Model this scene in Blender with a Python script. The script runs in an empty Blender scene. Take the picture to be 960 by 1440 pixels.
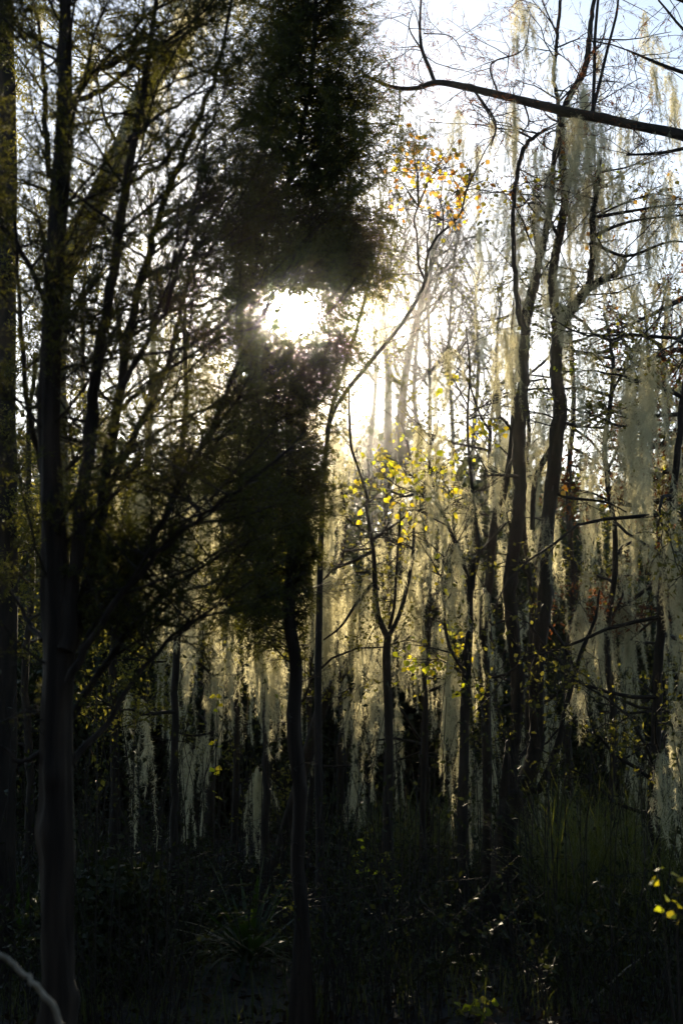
import bpy, math, random
import numpy as np
from mathutils import Vector, Matrix

S = bpy.context.scene
COL = S.collection

# ------------------------------------------------------------------ camera
PITCH = math.radians(8.0)
CAMH = 1.6
FPX = 2000.0                      # focal length in pixels of the 960 x 1440 photograph
cam = bpy.data.cameras.new("camera")
cam.sensor_fit = 'VERTICAL'
cam.sensor_height = 36.0
cam.lens = 36.0 * FPX / 1440.0
cam.clip_start = 0.05
cam.clip_end = 8000
cam.dof.use_dof = True
cam.dof.focus_distance = 10.3
cam.dof.aperture_fstop = 2.8
cam_ob = bpy.data.objects.new("camera", cam)
cam_ob.location = (0, 0, CAMH)
cam_ob.rotation_euler = (math.pi / 2 + PITCH, 0, 0)
COL.objects.link(cam_ob)
S.camera = cam_ob

# ------------------------------------------------------------------ light
SUN_EL = math.radians(16.0)
SUN_AZ = math.radians(-2.0)
SUN_R = 1.05                       # apparent radius of the burnt-out sun, degrees
sun_dir = Vector((math.sin(SUN_AZ) * math.cos(SUN_EL), math.cos(SUN_AZ) * math.cos(SUN_EL), math.sin(SUN_EL)))
w = bpy.data.worlds.new("World")
S.world = w
w.use_nodes = True
nt = w.node_tree
sky = nt.nodes.new('ShaderNodeTexSky')
sky.sky_type = 'NISHITA'
sky.sun_disc = False
sky.sun_elevation = SUN_EL
sky.sun_rotation = SUN_AZ
sky.air_density = 1.0
sky.dust_density = 0.3
bg = nt.nodes['Background']
nt.links.new(sky.outputs[0], bg.inputs[0])
bg.inputs[1].default_value = 0.06
# the sun's own disc with its bright aureole, in the sky where the sun lamp stands
tcw = nt.nodes.new('ShaderNodeTexCoord')
dotn = nt.nodes.new('ShaderNodeVectorMath')
dotn.operation = 'DOT_PRODUCT'
dotn.inputs[1].default_value = sun_dir
nt.links.new(tcw.outputs['Generated'], dotn.inputs[0])
mr = nt.nodes.new('ShaderNodeMapRange')
mr.interpolation_type = 'SMOOTHSTEP'
mr.inputs['From Min'].default_value = math.cos(math.radians(SUN_R * 1.3))
mr.inputs['From Max'].default_value = math.cos(math.radians(SUN_R * .85))
nt.links.new(dotn.outputs['Value'], mr.inputs['Value'])
bg2 = nt.nodes.new('ShaderNodeBackground')
bg2.inputs[0].default_value = (1, .93, .80, 1)
mst = nt.nodes.new('ShaderNodeMath')
mst.operation = 'MULTIPLY'
mst.inputs[1].default_value = 40
nt.links.new(mr.outputs[0], mst.inputs[0])
nt.links.new(mst.outputs[0], bg2.inputs[1])
addw = nt.nodes.new('ShaderNodeAddShader')
nt.links.new(bg.outputs[0], addw.inputs[0])
nt.links.new(bg2.outputs[0], addw.inputs[1])
nt.links.new(addw.outputs[0], nt.nodes['World Output'].inputs[0])
sl = bpy.data.lights.new("sun_light", 'SUN')
sl.energy = 5.0
sl.angle = math.radians(0.5)
sl.color = (1.0, 0.83, 0.58)
sl_ob = bpy.data.objects.new("sun_light", sl)
sl_ob.rotation_euler = sun_dir.to_track_quat('Z', 'Y').to_euler()
sl_ob.location = (0, 50, 40)
COL.objects.link(sl_ob)

vs = S.view_settings
vs.view_transform = 'Standard'
vs.look = 'None'
vs.exposure = 1.85
vs.gamma = 1.0
vs.use_curve_mapping = False
HAZE_DENSITY = 0.00048
HAZE_G = 0.975
MOSS_REST = 150

cy = S.cycles
S.render.engine = 'CYCLES'
cy.max_bounces = 6
cy.diffuse_bounces = 4
cy.glossy_bounces = 2
cy.transmission_bounces = 3
cy.volume_bounces = 0
cy.transparent_max_bounces = 4
cy.caustics_reflective = False
cy.caustics_refractive = False
cy.sample_clamp_indirect = 4.0
cy.use_denoising = True
try:
    cy.denoiser = 'OPENIMAGEDENOISE'
except Exception:
    pass

# ------------------------------------------------------------------ pixel helpers
FW = np.array((0, math.cos(PITCH), math.sin(PITCH)))
UP = np.array((0, -math.sin(PITCH), math.cos(PITCH)))


def at(px, py, Y):
    """world point seen at photograph pixel (px, py), at distance Y ahead"""
    d = FW + np.array((1, 0, 0)) * (px - 480) / FPX + UP * (720 - py) / FPX
    return np.array((0, 0, CAMH)) + d * (Y / d[1])


def ground_h(x, y):
    return (0.05 * np.sin(x * 0.9 + 1.3) * np.cos(y * 0.7) + 0.035 * np.sin(x * 2.1 + y * 1.7)
            + 0.02 * np.sin(x * 4.3 - y * 3.1))


def base(px, Y):
    p = at(px, 1200, Y)
    return np.array((p[0], Y, float(ground_h(p[0], Y)) - 0.06))


def project(p):
    v = np.asarray(p, float) - np.array((0, 0, CAMH))
    f = v @ FW
    return 480 + FPX * v[..., 0] / f, 720 - FPX * (v @ UP) / f


# ------------------------------------------------------------------ mesh builder
def catmull(P, per):
    P = np.asarray(P, float)
    n = len(P)
    if n < 3 or per < 2:
        return P
    E = np.vstack([2 * P[0] - P[1], P, 2 * P[-1] - P[-2]])
    out = []
    for i in range(n - 1):
        a, b, c, d = E[i], E[i + 1], E[i + 2], E[i + 3]
        t = np.linspace(0, 1, per, endpoint=False)[:, None]
        out.append(0.5 * (2 * b + (c - a) * t + (2 * a - 5 * b + 4 * c - d) * t ** 2 + (3 * b - a - 3 * c + d) * t ** 3))
    out.append(P[-1:])
    return np.vstack(out)


def nrm(v):
    return v / np.maximum(np.linalg.norm(v, axis=-1, keepdims=True), 1e-9)


class MB:
    def __init__(self):
        self.V, self.T, self.Q, self.n, self.pend = [], [], [], 0, {}

    def add(self, V, T=None, Q=None):
        V = np.asarray(V, float).reshape(-1, 3)
        if T is not None and len(T):
            self.T.append(np.asarray(T, int) + self.n)
        if Q is not None and len(Q):
            self.Q.append(np.asarray(Q, int) + self.n)
        self.V.append(V)
        self.n += len(V)

    def tube(self, P, R, sides=8, bark=0.0, seed=0):
        P = np.asarray(P, float)
        R = np.asarray(R, float)
        if bark == 0:
            self.pend.setdefault((len(P), sides), []).append((P, R))
            return
        self._tubes(P[None], R[None], sides, bark, seed)

    def _tubes(self, P, R, k, bark=0.0, seed=0):
        B, n, _ = P.shape
        T = np.empty_like(P)
        T[:, 1:-1] = P[:, 2:] - P[:, :-2]
        T[:, 0] = P[:, 1] - P[:, 0]
        T[:, -1] = P[:, -1] - P[:, -2]
        T = nrm(T)
        m = nrm(P[:, -1] - P[:, 0])
        ref = np.where(np.abs(m[:, 2:3]) > 0.8, np.array([[0.97, 0.2, 0.1]]), np.array([[0.05, 0.1, 1.0]]))
        U = nrm(np.cross(T, ref[:, None, :]))
        W = np.cross(T, U)
        th = np.arange(k) / k * 2 * np.pi
        rr = np.repeat(R[:, :, None], k, 2)
        if bark:
            rg = np.random.default_rng(seed)
            s = np.concatenate([[0], np.cumsum(np.linalg.norm(np.diff(P[0], axis=0), axis=1))])[:, None]
            f = np.zeros((n, k))
            for j in range(26):
                kk = rg.integers(2, 13)
                ph, f1, ph2, amp, sw = rg.uniform(0, 6.28), rg.uniform(1.5, 9), rg.uniform(0, 6.28), rg.uniform(.3, 1), rg.uniform(0.3, 1.6)
                f += amp * np.cos(kk * th[None] + ph + sw * np.sin(s * f1 + ph2)) * (0.6 + 0.4 * np.sin(s * f1 * .6 + ph))
            f /= 3.4
            low = np.sin(s * 3.1 + 2) * .5 + np.sin(s * 7.3 + seed) * .35
            kn = np.zeros((n, k))
            for j in range(max(1, n // 7)):
                s0, t0, a0 = rg.uniform(0, s[-1, 0]), rg.uniform(0, 6.28), rg.uniform(.1, .45)
                ws_ = max(R[0].mean() * rg.uniform(.7, 1.6), .004)
                dt = np.angle(np.exp(1j * (th - t0)))[None]
                kn += a0 * np.exp(-((s - s0) / ws_) ** 2 - (dt / .7) ** 2)
            rr = rr * (1 + bark * np.clip(f, -1.6, 1.3)[None] + bark * .5 * low[None] + kn[None])
        V = P[:, :, None, :] + rr[..., None] * (np.cos(th)[None, None, :, None] * U[:, :, None, :] + np.sin(th)[None, None, :, None] * W[:, :, None, :])
        V = V.reshape(B, n * k, 3)
        tip = P[:, -1] + T[:, -1] * R[:, -1:] * 0.9
        V = np.concatenate([V, tip[:, None]], 1).reshape(-1, 3)
        i = np.arange(n - 1)[:, None] * k
        j = np.arange(k)[None]
        j2 = (j + 1) % k
        q = np.stack([i + j, i + j2, i + k + j2, i + k + j], -1).reshape(-1, 4)
        t = np.stack([(n - 1) * k + j[0], (n - 1) * k + j2[0], np.full(k, n * k)], -1)
        off = (np.arange(B) * (n * k + 1))[:, None, None]
        self.add(V, (t[None] + off).reshape(-1, 3), (q[None] + off).reshape(-1, 4))

    def blades(self, C, D, L, W, rng, quad=True):
        """thin pointed leaves: rhombs from C along D"""
        C = np.asarray(C, float)
        D = nrm(np.asarray(D, float))
        N = len(C)
        if N == 0:
            return
        s = nrm(np.cross(D, rng.normal(size=(N, 3))))
        L = np.broadcast_to(L, (N,))[:, None]
        W = np.broadcast_to(W, (N,))[:, None]
        if quad:
            nn = np.cross(D, s)
            mid = C + D * L * .45 + nn * L * rng.uniform(-.12, .12, (N, 1))
            V = np.stack([C, mid + s * W / 2, C + D * L, mid - s * W / 2], 1)
            self.add(V, None, np.arange(4 * N).reshape(N, 4))
        else:
            V = np.stack([C - s * W / 2, C + s * W / 2, C + D * L], 1)
            self.add(V, np.arange(3 * N).reshape(N, 3))

    def mesh(self, name, mat, origin=(0, 0, 0), smooth=True):
        for (n, k), lst in self.pend.items():
            self._tubes(np.array([p for p, r in lst]), np.array([r for p, r in lst]), k)
        self.pend = {}
        me = bpy.data.meshes.new(name)
        if not self.V:
            return me
        V = np.vstack(self.V) - np.asarray(origin, float)
        T = np.vstack(self.T) if self.T else np.zeros((0, 3), int)
        Q = np.vstack(self.Q) if self.Q else np.zeros((0, 4), int)
        loops = np.concatenate([T.ravel(), Q.ravel()])
        starts = np.concatenate([np.arange(len(T)) * 3, len(T) * 3 + np.arange(len(Q)) * 4])
        me.vertices.add(len(V))
        me.vertices.foreach_set('co', V.ravel().astype(np.float32))
        me.loops.add(len(loops))
        me.loops.foreach_set('vertex_index', loops.astype(np.int32))
        me.polygons.add(len(starts))
        me.polygons.foreach_set('loop_start', starts.astype(np.int32))
        me.polygons.foreach_set('use_smooth', np.full(len(starts), smooth, bool))
        me.update(calc_edges=True)
        me.validate()
        me.materials.append(mat)
        return me

    def build(self, name, mat, parent=None, smooth=True, kind=None, origin=None):
        o = (0, 0, 0)
        if parent is not None:
            o = parent['_o']
        elif origin is not None:
            o = origin
        ob = bpy.data.objects.new(name, self.mesh(name, mat, o, smooth))
        COL.objects.link(ob)
        if parent is not None:
            ob.parent = parent
        elif origin is not None:
            ob.location = origin
        if kind:
            ob['kind'] = kind
        return ob


def tag(o, label=None, cat=None, group=None, kind=None):
    for k, v in (('label', label), ('category', cat), ('group', group), ('kind', kind)):
        if v:
            o[k] = v
    return o


ROOTS = []
WSC = {}      # trunk thickness factor of each tree


def thing(name, loc, label, cat, group=None):
    o = bpy.data.objects.new(name, None)
    o.empty_display_size = 0.1
    o.location = [float(v) for v in loc]
    o['_o'] = [float(v) for v in loc]
    COL.objects.link(o)
    ROOTS.append(o)
    return tag(o, label, cat, group)


# ------------------------------------------------------------------ materials
def mat_new(name):
    m = bpy.data.materials.new(name)
    m.use_nodes = True
    n = m.node_tree.nodes
    n.clear()
    return m, n, m.node_tree.links


def noise_color(n, l, c1, c2, scale, coord='Object', stretch=(1, 1, 1), detail=5):
    tc = n.new('ShaderNodeTexCoord')
    mp = n.new('ShaderNodeMapping')
    mp.inputs['Scale'].default_value = stretch
    l.new(tc.outputs[coord], mp.inputs[0])
    no = n.new('ShaderNodeTexNoise')
    no.inputs['Scale'].default_value = scale
    no.inputs['Detail'].default_value = detail
    l.new(mp.outputs[0], no.inputs['Vector'])
    rp = n.new('ShaderNodeValToRGB')
    rp.color_ramp.elements[0].position = 0.32
    rp.color_ramp.elements[1].position = 0.68
    rp.color_ramp.elements[0].color = (*c1, 1)
    rp.color_ramp.elements[1].color = (*c2, 1)
    l.new(no.outputs['Fac'], rp.inputs[0])
    return rp.outputs[0], no.outputs['Fac']


def bark_mat(name, c1, c2, scale=14, stretch=(1, 1, .18), bump=.6):
    m, n, l = mat_new(name)
    c, f = noise_color(n, l, c1, c2, scale, stretch=stretch, detail=8)
    p = n.new('ShaderNodeBsdfPrincipled')
    p.inputs['Roughness'].default_value = .85
    p.inputs['Specular IOR Level'].default_value = .25
    l.new(c, p.inputs['Base Color'])
    b = n.new('ShaderNodeBump')
    b.inputs['Strength'].default_value = bump
    b.inputs['Distance'].default_value = .01
    l.new(f, b.inputs['Height'])
    l.new(b.outputs[0], p.inputs['Normal'])
    o = n.new('ShaderNodeOutputMaterial')
    l.new(p.outputs[0], o.inputs[0])
    return m


def leaf_mat(name, c1, c2, trans, tmix=.5, rough=.5, scale=3.0, spec=.3, rand=False):
    """leaf: reflecting face plus light that comes through it"""
    m, n, l = mat_new(name)
    c, f = noise_color(n, l, c1, c2, scale, detail=3)
    if rand:
        oi = n.new('ShaderNodeObjectInfo')
        mx = n.new('ShaderNodeMix')
        mx.data_type = 'RGBA'
        mx.inputs[6].default_value = (*c1, 1)
        mx.inputs[7].default_value = (*c2, 1)
        l.new(oi.outputs['Random'], mx.inputs[0])
        c = mx.outputs[2]
    p = n.new('ShaderNodeBsdfPrincipled')
    p.inputs['Roughness'].default_value = rough
    p.inputs['Specular IOR Level'].default_value = spec
    l.new(c, p.inputs['Base Color'])
    t = n.new('ShaderNodeBsdfTranslucent')
    mul = n.new('ShaderNodeMix')
    mul.data_type = 'RGBA'
    mul.blend_type = 'MULTIPLY'
    mul.inputs[0].default_value = 1
    l.new(c, mul.inputs[6])
    mul.inputs[7].default_value = (*trans, 1)
    l.new(mul.outputs[2], t.inputs[0])
    mix = n.new('ShaderNodeMixShader')
    mix.inputs[0].default_value = tmix
    l.new(p.outputs[0], mix.inputs[1])
    l.new(t.outputs[0], mix.inputs[2])
    o = n.new('ShaderNodeOutputMaterial')
    l.new(mix.outputs[0], o.inputs[0])
    return m


M = {}
M['bark'] = bark_mat('dark_bark', (.010, .008, .006), (.036, .028, .020), 16, (1, 1, .22), 1.0)
M['cedar_bark'] = bark_mat('cedar_bark', (.010, .007, .005), (.042, .029, .020), 26, (1, 1, .08), 1.0)
M['lichen_bark'] = bark_mat('lichen_bark', (.035, .032, .022), (.17, .165, .10), 10, (1, 1, .5), .6)
M['pale_bark'] = bark_mat('pale_bark', (.05, .045, .04), (.14, .13, .11), 12)
M['twig'] = bark_mat('twig_bark', (.014, .011, .008), (.04, .031, .023), 20, bump=.3)
M['vine'] = bark_mat('vine_bark', (.16, .13, .09), (.36, .30, .22), 30, bump=.3)
M['moss'] = leaf_mat('spanish_moss', (.42, .41, .31), (.60, .58, .44), (1.3, 1.24, 1.02), .64, .8, 6.0, .1)
M['cedar'] = leaf_mat('cedar_foliage', (.028, .034, .011), (.070, .070, .024), (2.0, 1.85, .8), .45, .6, 2.0, .12)
M['lichen_leaf'] = leaf_mat('olive_foliage', (.07, .075, .02), (.16, .15, .045), (1.6, 1.5, .7), .55, .6, 2.0, .1)
M['shrub'] = leaf_mat('shrub_leaves', (.018, .024, .010), (.040, .046, .018), (1.2, 1.2, .5), .3, .55, 1.5, .15)
M['far'] = leaf_mat('far_foliage', (.022, .026, .014), (.050, .050, .028), (1.1, 1.1, .7), .25, .7, .25, .1)
M['yellow'] = leaf_mat('yellow_leaf', (.55, .42, .03), (.68, .58, .06), (1.4, 1.4, .5), .62, .5, 4, .3, True)
M['lime'] = leaf_mat('lime_leaf', (.30, .34, .03), (.54, .52, .05), (1.6, 1.6, .6), .62, .5, 4, .3, True)
M['orange'] = leaf_mat('orange_leaf', (.34, .13, .025), (.54, .34, .07), (1.4, 1.35, .9), .6, .5, 4, .3, True)
M['rust'] = leaf_mat('rusty_foliage', (.10, .035, .014), (.20, .085, .03), (1.2, 1.0, .7), .5, .6, 3, .15)
M['olive'] = leaf_mat('olive_leaf', (.12, .12, .03), (.30, .26, .06), (1.1, 1.1, .6), .6, .5, 4, .3, True)
M['reed'] = leaf_mat('reed_blades', (.045, .055, .018), (.13, .13, .045), (1.2, 1.3, .5), .45, .45, 1.0, .3)
M['yucca'] = leaf_mat('yucca_leaf', (.010, .020, .008), (.026, .042, .014), (3.2, 3.2, .8), .4, .4, 3.0, .35)
M['litter'] = leaf_mat('dead_leaves', (.018, .012, .007), (.07, .042, .022), (1, .9, .7), .2, .55, 1.5, .2)


def ground_mat():
    m, n, l = mat_new('forest_floor')
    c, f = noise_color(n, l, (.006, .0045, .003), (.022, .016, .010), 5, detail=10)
    p = n.new('ShaderNodeBsdfPrincipled')
    p.inputs['Roughness'].default_value = .9
    l.new(c, p.inputs['Base Color'])
    b = n.new('ShaderNodeBump')
    b.inputs['Distance'].default_value = .04
    l.new(f, b.inputs['Height'])
    l.new(b.outputs[0], p.inputs['Normal'])
    o = n.new('ShaderNodeOutputMaterial')
    l.new(p.outputs[0], o.inputs[0])
    return m


def water_mat():
    m, n, l = mat_new('swamp_water')
    p = n.new('ShaderNodeBsdfPrincipled')
    p.inputs['Base Color'].default_value = (.010, .009, .007, 1)
    p.inputs['Roughness'].default_value = .08
    no = n.new('ShaderNodeTexNoise')
    no.inputs['Scale'].default_value = 30
    b = n.new('ShaderNodeBump')
    b.inputs['Strength'].default_value = .15
    b.inputs['Distance'].default_value = .01
    l.new(no.outputs['Fac'], b.inputs['Height'])
    l.new(b.outputs[0], p.inputs['Normal'])
    o = n.new('ShaderNodeOutputMaterial')
    l.new(p.outputs[0], o.inputs[0])
    return m


# ------------------------------------------------------------------ ground, water, sun
def axis():
    a = list(np.arange(-24, 24.01, .4))
    v = 24.0
    while v < 300:
        v *= 1.25
        a = [-v] + a + [v]
    return np.array(a)


gx, gy = axis(), axis() + 10
X, Y2 = np.meshgrid(gx, gy)
g = MB()
nx, ny = len(gx), len(gy)
ii = np.arange(nx * ny).reshape(ny, nx)
pool_c, pool_r = at(590, 1310, 10.6), (1.3, 1.2)


def pool_dip(x, y):
    d = ((x - pool_c[0]) / pool_r[0]) ** 2 + ((y - 10.9) / pool_r[1]) ** 2
    d2 = ((x + 0.85) / .8) ** 2 + ((y - 10.8) / .8) ** 2
    return -.10 * np.exp(-d * 1.2) - .10 * np.exp(-d2 * 1.2)


Z = ground_h(X, Y2) + pool_dip(X, Y2)
g.add(np.stack([X, Y2, Z], -1), None, np.stack([ii[:-1, :-1], ii[:-1, 1:], ii[1:, 1:], ii[1:, :-1]], -1).reshape(-1, 4))
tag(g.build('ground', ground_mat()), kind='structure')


def gz(x, y):
    return ground_h(x, y) + pool_dip(x, y)


wt = MB()
wx, wy = np.linspace(-2.4, 2.6, 30), np.linspace(9.4, 12.6, 24)
XX, YY = np.meshgrid(wx, wy)
ii = np.arange(30 * 24).reshape(24, 30)
wt.add(np.stack([XX, YY, np.full_like(XX, -.058)], -1), None, np.stack([ii[:-1, :-1], ii[:-1, 1:], ii[1:, 1:], ii[1:, :-1]], -1).reshape(-1, 4))
tag(wt.build('water', water_mat()), kind='structure')

# ------------------------------------------------------------------ growing branches
def grow(rng, out, p, d, L, r, spec, lvl=0):
    s = spec[lvl]
    n = s.get('n', 6)
    p = np.array(p, float)
    d = np.array(d, float) / np.linalg.norm(d)
    pts, rad = [p.copy()], [r]
    tr = np.array(s.get('trop', (0, 0, 0)))
    endr = s.get('end', .35)
    for i in range(n - 1):
        d = d + rng.normal(size=3) * s.get('wig', .15) + tr
        d /= np.linalg.norm(d)
        p = p + d * L / (n - 1)
        pts.append(p.copy())
        rad.append(r * (1 - (1 - endr) * (i + 1) / (n - 1)))
    out.append((lvl, np.array(pts), np.array(rad)))
    if lvl + 1 < len(spec):
        kids(rng, out, np.array(pts), np.array(rad), L, spec, lvl)


def kids(rng, out, pts, rad, L, spec, lvl):
    s = spec[lvl]
    k = rng.integers(s['kids'][0], s['kids'][1] + 1)
    for j in range(k):
        t = rng.uniform(s.get('from', .2), 1.0) * (len(pts) - 1)
        i = min(int(t), len(pts) - 2)
        f = t - i
        q = pts[i] * (1 - f) + pts[i + 1] * f
        ax = nrm(pts[i + 1] - pts[i])
        side = nrm(np.cross(ax, rng.normal(size=3)))
        if 'flat' in s:
            side[2] *= s['flat']
        a = rng.uniform(*s['ang'])
        nd = ax * math.cos(a) + side * math.sin(a)
        rr = (rad[i] * (1 - f) + rad[i + 1] * f)
        nl = L * rng.uniform(*s['ratio']) * (1.15 - .5 * t / (len(pts) - 1))
        grow(rng, out, q, nd, nl, min(rr * .7, s.get('kr', 1) * rng.uniform(.7, 1.1)), spec, lvl + 1)


def sample_poly(polys, per_m, rng):
    C, D = [], []
    for pts in polys:
        seg = np.diff(pts, axis=0)
        ln = np.linalg.norm(seg, axis=1)
        k = rng.poisson(per_m * ln.sum())
        if k == 0:
            continue
        i = rng.choice(len(seg), k, p=ln / ln.sum())
        C.append(pts[i] + seg[i] * rng.random((k, 1)))
        D.append(seg[i] / np.maximum(ln[i], 1e-6)[:, None])
    if not C:
        return np.zeros((0, 3)), np.zeros((0, 3))
    return np.vstack(C), np.vstack(D)


def foliage(mb, polys, rng, per_m, L, W, spread=.8, droop=0., jitter=.0, quad=True):
    C, D = sample_poly(polys, per_m, rng)
    if len(C) == 0:
        return
    C = C + rng.normal(size=C.shape) * jitter
    D = D + rng.normal(size=D.shape) * spread + np.array((0, 0, -droop))
    mb.blades(C, D, rng.uniform(*L, len(C)), rng.uniform(*W, len(C)), rng, quad)


def pxpath(lst, Y, dy=None):
    """lst of (px, py); Y a number or a list of distances"""
    Ys = [Y] * len(lst) if np.isscalar(Y) else Y
    return np.array([at(a[0], a[1], yy) for a, yy in zip(lst, Ys)])


def limb_mesh(tree, name, P, wpx, mat, per=6, sides=10, bark=.10, seed=0, wob=.0):
    """P control points; wpx widths in photograph pixels at each of them"""
    P = np.asarray(P)
    R = np.array(wpx, float) / 2 * P[:, 1] / FPX * WSC.get(tree.name, 1.0)
    if name == 'trunk':
        R[0] *= 1.5
    PP = catmull(P, per)
    t = np.linspace(0, len(P) - 1, len(PP))
    RR = np.interp(t, np.arange(len(P)), R)
    if wob:
        rg = np.random.default_rng(seed + 99)
        w_ = rg.normal(size=PP.shape) * wob
        w_[0] = 0
        PP = PP + w_
    mb = MB()
    mb.tube(PP, RR, sides, bark, seed + 1)
    ob = mb.build(name, mat, tree)
    return PP, RR


def twigs_part(tree, out, mat, sides=4, name='twigs', lvmin=0):
    mb = MB()
    for lv, p, r in out:
        if lv >= lvmin:
            mb.tube(p, r, sides)
    return mb.build(name, mat, tree, kind='stuff')


def trunk_spawn(rng, out, PP, RR, count, t0, t1, L, r, spec, az=None, el=(.3, .9), bias=None):
    for _ in range(count):
        t = rng.uniform(t0, t1) * (len(PP) - 1)
        i = min(int(t), len(PP) - 2)
        p = PP[i] + (PP[i + 1] - PP[i]) * (t - i)
        a = rng.uniform(0, 2 * np.pi) if az is None else rng.uniform(*az)
        e = rng.uniform(*el)
        d = np.array((math.cos(a) * math.cos(e), math.sin(a) * math.cos(e), math.sin(e)))
        if bias is not None:
            d = d + bias
        grow(rng, out, p, d, rng.uniform(*L), min(r * rng.uniform(.7, 1.2), RR[i] * .7), spec)


# leaf meshes shared by every leaf part
def leaf_mesh(name, mat, length=.066, width=.060):
    mb = MB()
    # rhombic leaf with a bent midrib and drawn-out tip
    row = [(0, 0), (.12, .25), (.38, .5), (.62, .36), (.84, .12), (1.0, 0)]
    V = [(0, 0, 0)]
    for t, ww in row[1:-1]:
        z = -.22 * length * t * t
        V += [(-ww * width, t * length, z + .10 * ww * width), (0, t * length, z), (ww * width, t * length, z + .10 * ww * width)]
    V.append((0, length, -.22 * length))
    T = [(0, 2, 1), (0, 3, 2)]
    Q = []
    for k in range(3):
        a = 1 + 3 * k
        Q += [(a, a + 1, a + 4, a + 3), (a + 1, a + 2, a + 5, a + 4)]
    a = 1 + 9
    T += [(a, a + 1, 13), (a + 1, a + 2, 13)]
    mb.add(V, T, Q)
    return mb.mesh(name, mat)


LEAF = {k: leaf_mesh(k + '_leaf', M[k]) for k in ('yellow', 'lime', 'orange', 'olive')}


def put_leaves(tree, pts, kinds, rng, size=(.7, 1.15), droop=.7):
    o = np.array(tree['_o'])
    for p in pts:
        k = kinds[rng.integers(len(kinds))]
        ob = bpy.data.objects.new('leaf', LEAF[k])
        a = rng.uniform(0, 2 * np.pi)
        d = Vector((math.cos(a), math.sin(a), -rng.uniform(.1, 1.6) * droop)).normalized()
        q = d.to_track_quat('Y', 'Z')
        ob.rotation_mode = 'QUATERNION'
        roll = Matrix.Rotation(rng.uniform(-1.2, 1.2), 4, 'Y').to_quaternion()
        ob.rotation_quaternion = q @ roll
        s = rng.uniform(*size)
        ob.scale = (s, s * rng.uniform(.9, 1.15), s)
        ob.location = [float(v) for v in (np.asarray(p) - o)]
        ob.parent = tree
        COL.objects.link(ob)


TW = [dict(n=6, wig=.16, kids=(3, 6), ang=(.5, 1.0), ratio=(.35, .6), kr=.004),
      dict(n=5, wig=.2, kids=(1, 4), ang=(.5, 1.1), ratio=(.4, .7), kr=.0022),
      dict(n=4, wig=.22)]


def leafy_cluster(tree, rng, out, anchor, target, n, kinds, sig, size=(.7, 1.15)):
    """a twig from anchor to target that carries n leaves around its end"""
    anchor, target = np.asarray(anchor, float), np.asarray(target, float)
    mid = (anchor + target) / 2 + rng.normal(size=3) * .04 + np.array((0, 0, .03))
    P = catmull([anchor, mid, target], 3)
    out.append((0, P, np.linspace(.006, .002, len(P))))
    per = 2
    pts = []
    for j in range(max(1, n // per)):
        c = target + rng.normal(size=3) * sig
        i = rng.integers(len(P) // 2, len(P))
        Q = catmull([P[i], (P[i] + c) / 2 + rng.normal(size=3) * .02, c], 2)
        out.append((1, Q, np.linspace(.0028, .0012, len(Q))))
        for k in range(per):
            f = rng.uniform(.3, 1) * (len(Q) - 1)
            b = min(int(f), len(Q) - 2)
            q0 = Q[b] + (Q[b + 1] - Q[b]) * (f - b)
            q1 = q0 + rng.normal(size=3) * .016 + np.array((0, 0, -.008))
            out.append((2, np.array([q0, (q0 + q1) / 2 + (0, 0, .003), q1]), np.array([.0009, .0007, .0006])))
            pts.append(q1)
    put_leaves(tree, pts, kinds, rng, size)


# ------------------------------------------------------------------ spanish moss
MOSS_ANCH = []       # (point, length, width factor, host phrase)


def moss_geo(rng, L, wid, dens=1.0):
    """one hanging clump, top at the origin: (verts tri) curled filaments along drooping strands"""
    strands = []
    ns = int(rng.integers(5, 9) * (.6 + wid / .12 * .6))
    for k in range(ns):
        off = rng.normal(size=2) * wid * .42
        l = L * (1 if k == 0 else rng.uniform(.2, 1.0) ** .8)
        n = 14
        z = -np.linspace(0, 1, n) * l
        x = off[0] * np.minimum(1, np.linspace(.1, 4, n)) + np.cumsum(rng.normal(size=n)) * .009
        y = off[1] * np.minimum(1, np.linspace(.1, 4, n)) + np.cumsum(rng.normal(size=n)) * .009
        z[0] += .01
        strands.append((np.stack([x, y, z], 1), l))
    A, B_, C_ = [], [], []
    for P, l in strands:
        N = int(500 * l * dens) + 12
        t = rng.random(N) ** .9
        f = t * (len(P) - 1)
        i = np.minimum(f.astype(int), len(P) - 2)
        p = P[i] + (P[i + 1] - P[i]) * (f - i)[:, None]
        env = rng.uniform(.010, .024) * np.interp(t, [0, .06, .3, .7, 1], [.7, 1, 1, .7, .2])
        lump = .55 + .45 * np.sin(t * rng.uniform(15, 30) + rng.uniform(0, 6)) * np.sin(t * rng.uniform(5, 9) + 1)
        r = env * lump * np.sqrt(rng.random(N))
        a = rng.uniform(0, 2 * np.pi, N)
        out = np.stack([np.cos(a), np.sin(a), np.zeros(N)], 1)
        p = p + out * r[:, None]
        ln = rng.uniform(.018, .058, N) * (1 if wid > .05 else .8)
        d1 = nrm(out * rng.uniform(-.2, 1.0, (N, 1)) + rng.normal(size=(N, 3)) * .5 + np.array((0, 0, -.75)))
        d2 = nrm(d1 + rng.normal(size=(N, 3)) * .7 + np.array((0, 0, -.2)))
        m_ = p + d1 * ln[:, None] * .55
        e_ = m_ + d2 * ln[:, None] * .6
        s = nrm(np.cross(d1, rng.normal(size=(N, 3)))) * rng.uniform(.0008, .0016, (N, 1))
        A.append(np.stack([p - s, p + s, m_ + s, m_ - s, e_], 1))
    V = np.vstack(A)
    return V


def moss_add(mb, V):
    N = len(V)
    b = np.arange(N)[:, None] * 5
    mb.add(V.reshape(-1, 3), b + np.array([[3, 2, 4]]), b + np.array([[0, 1, 2, 3]]))


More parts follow.
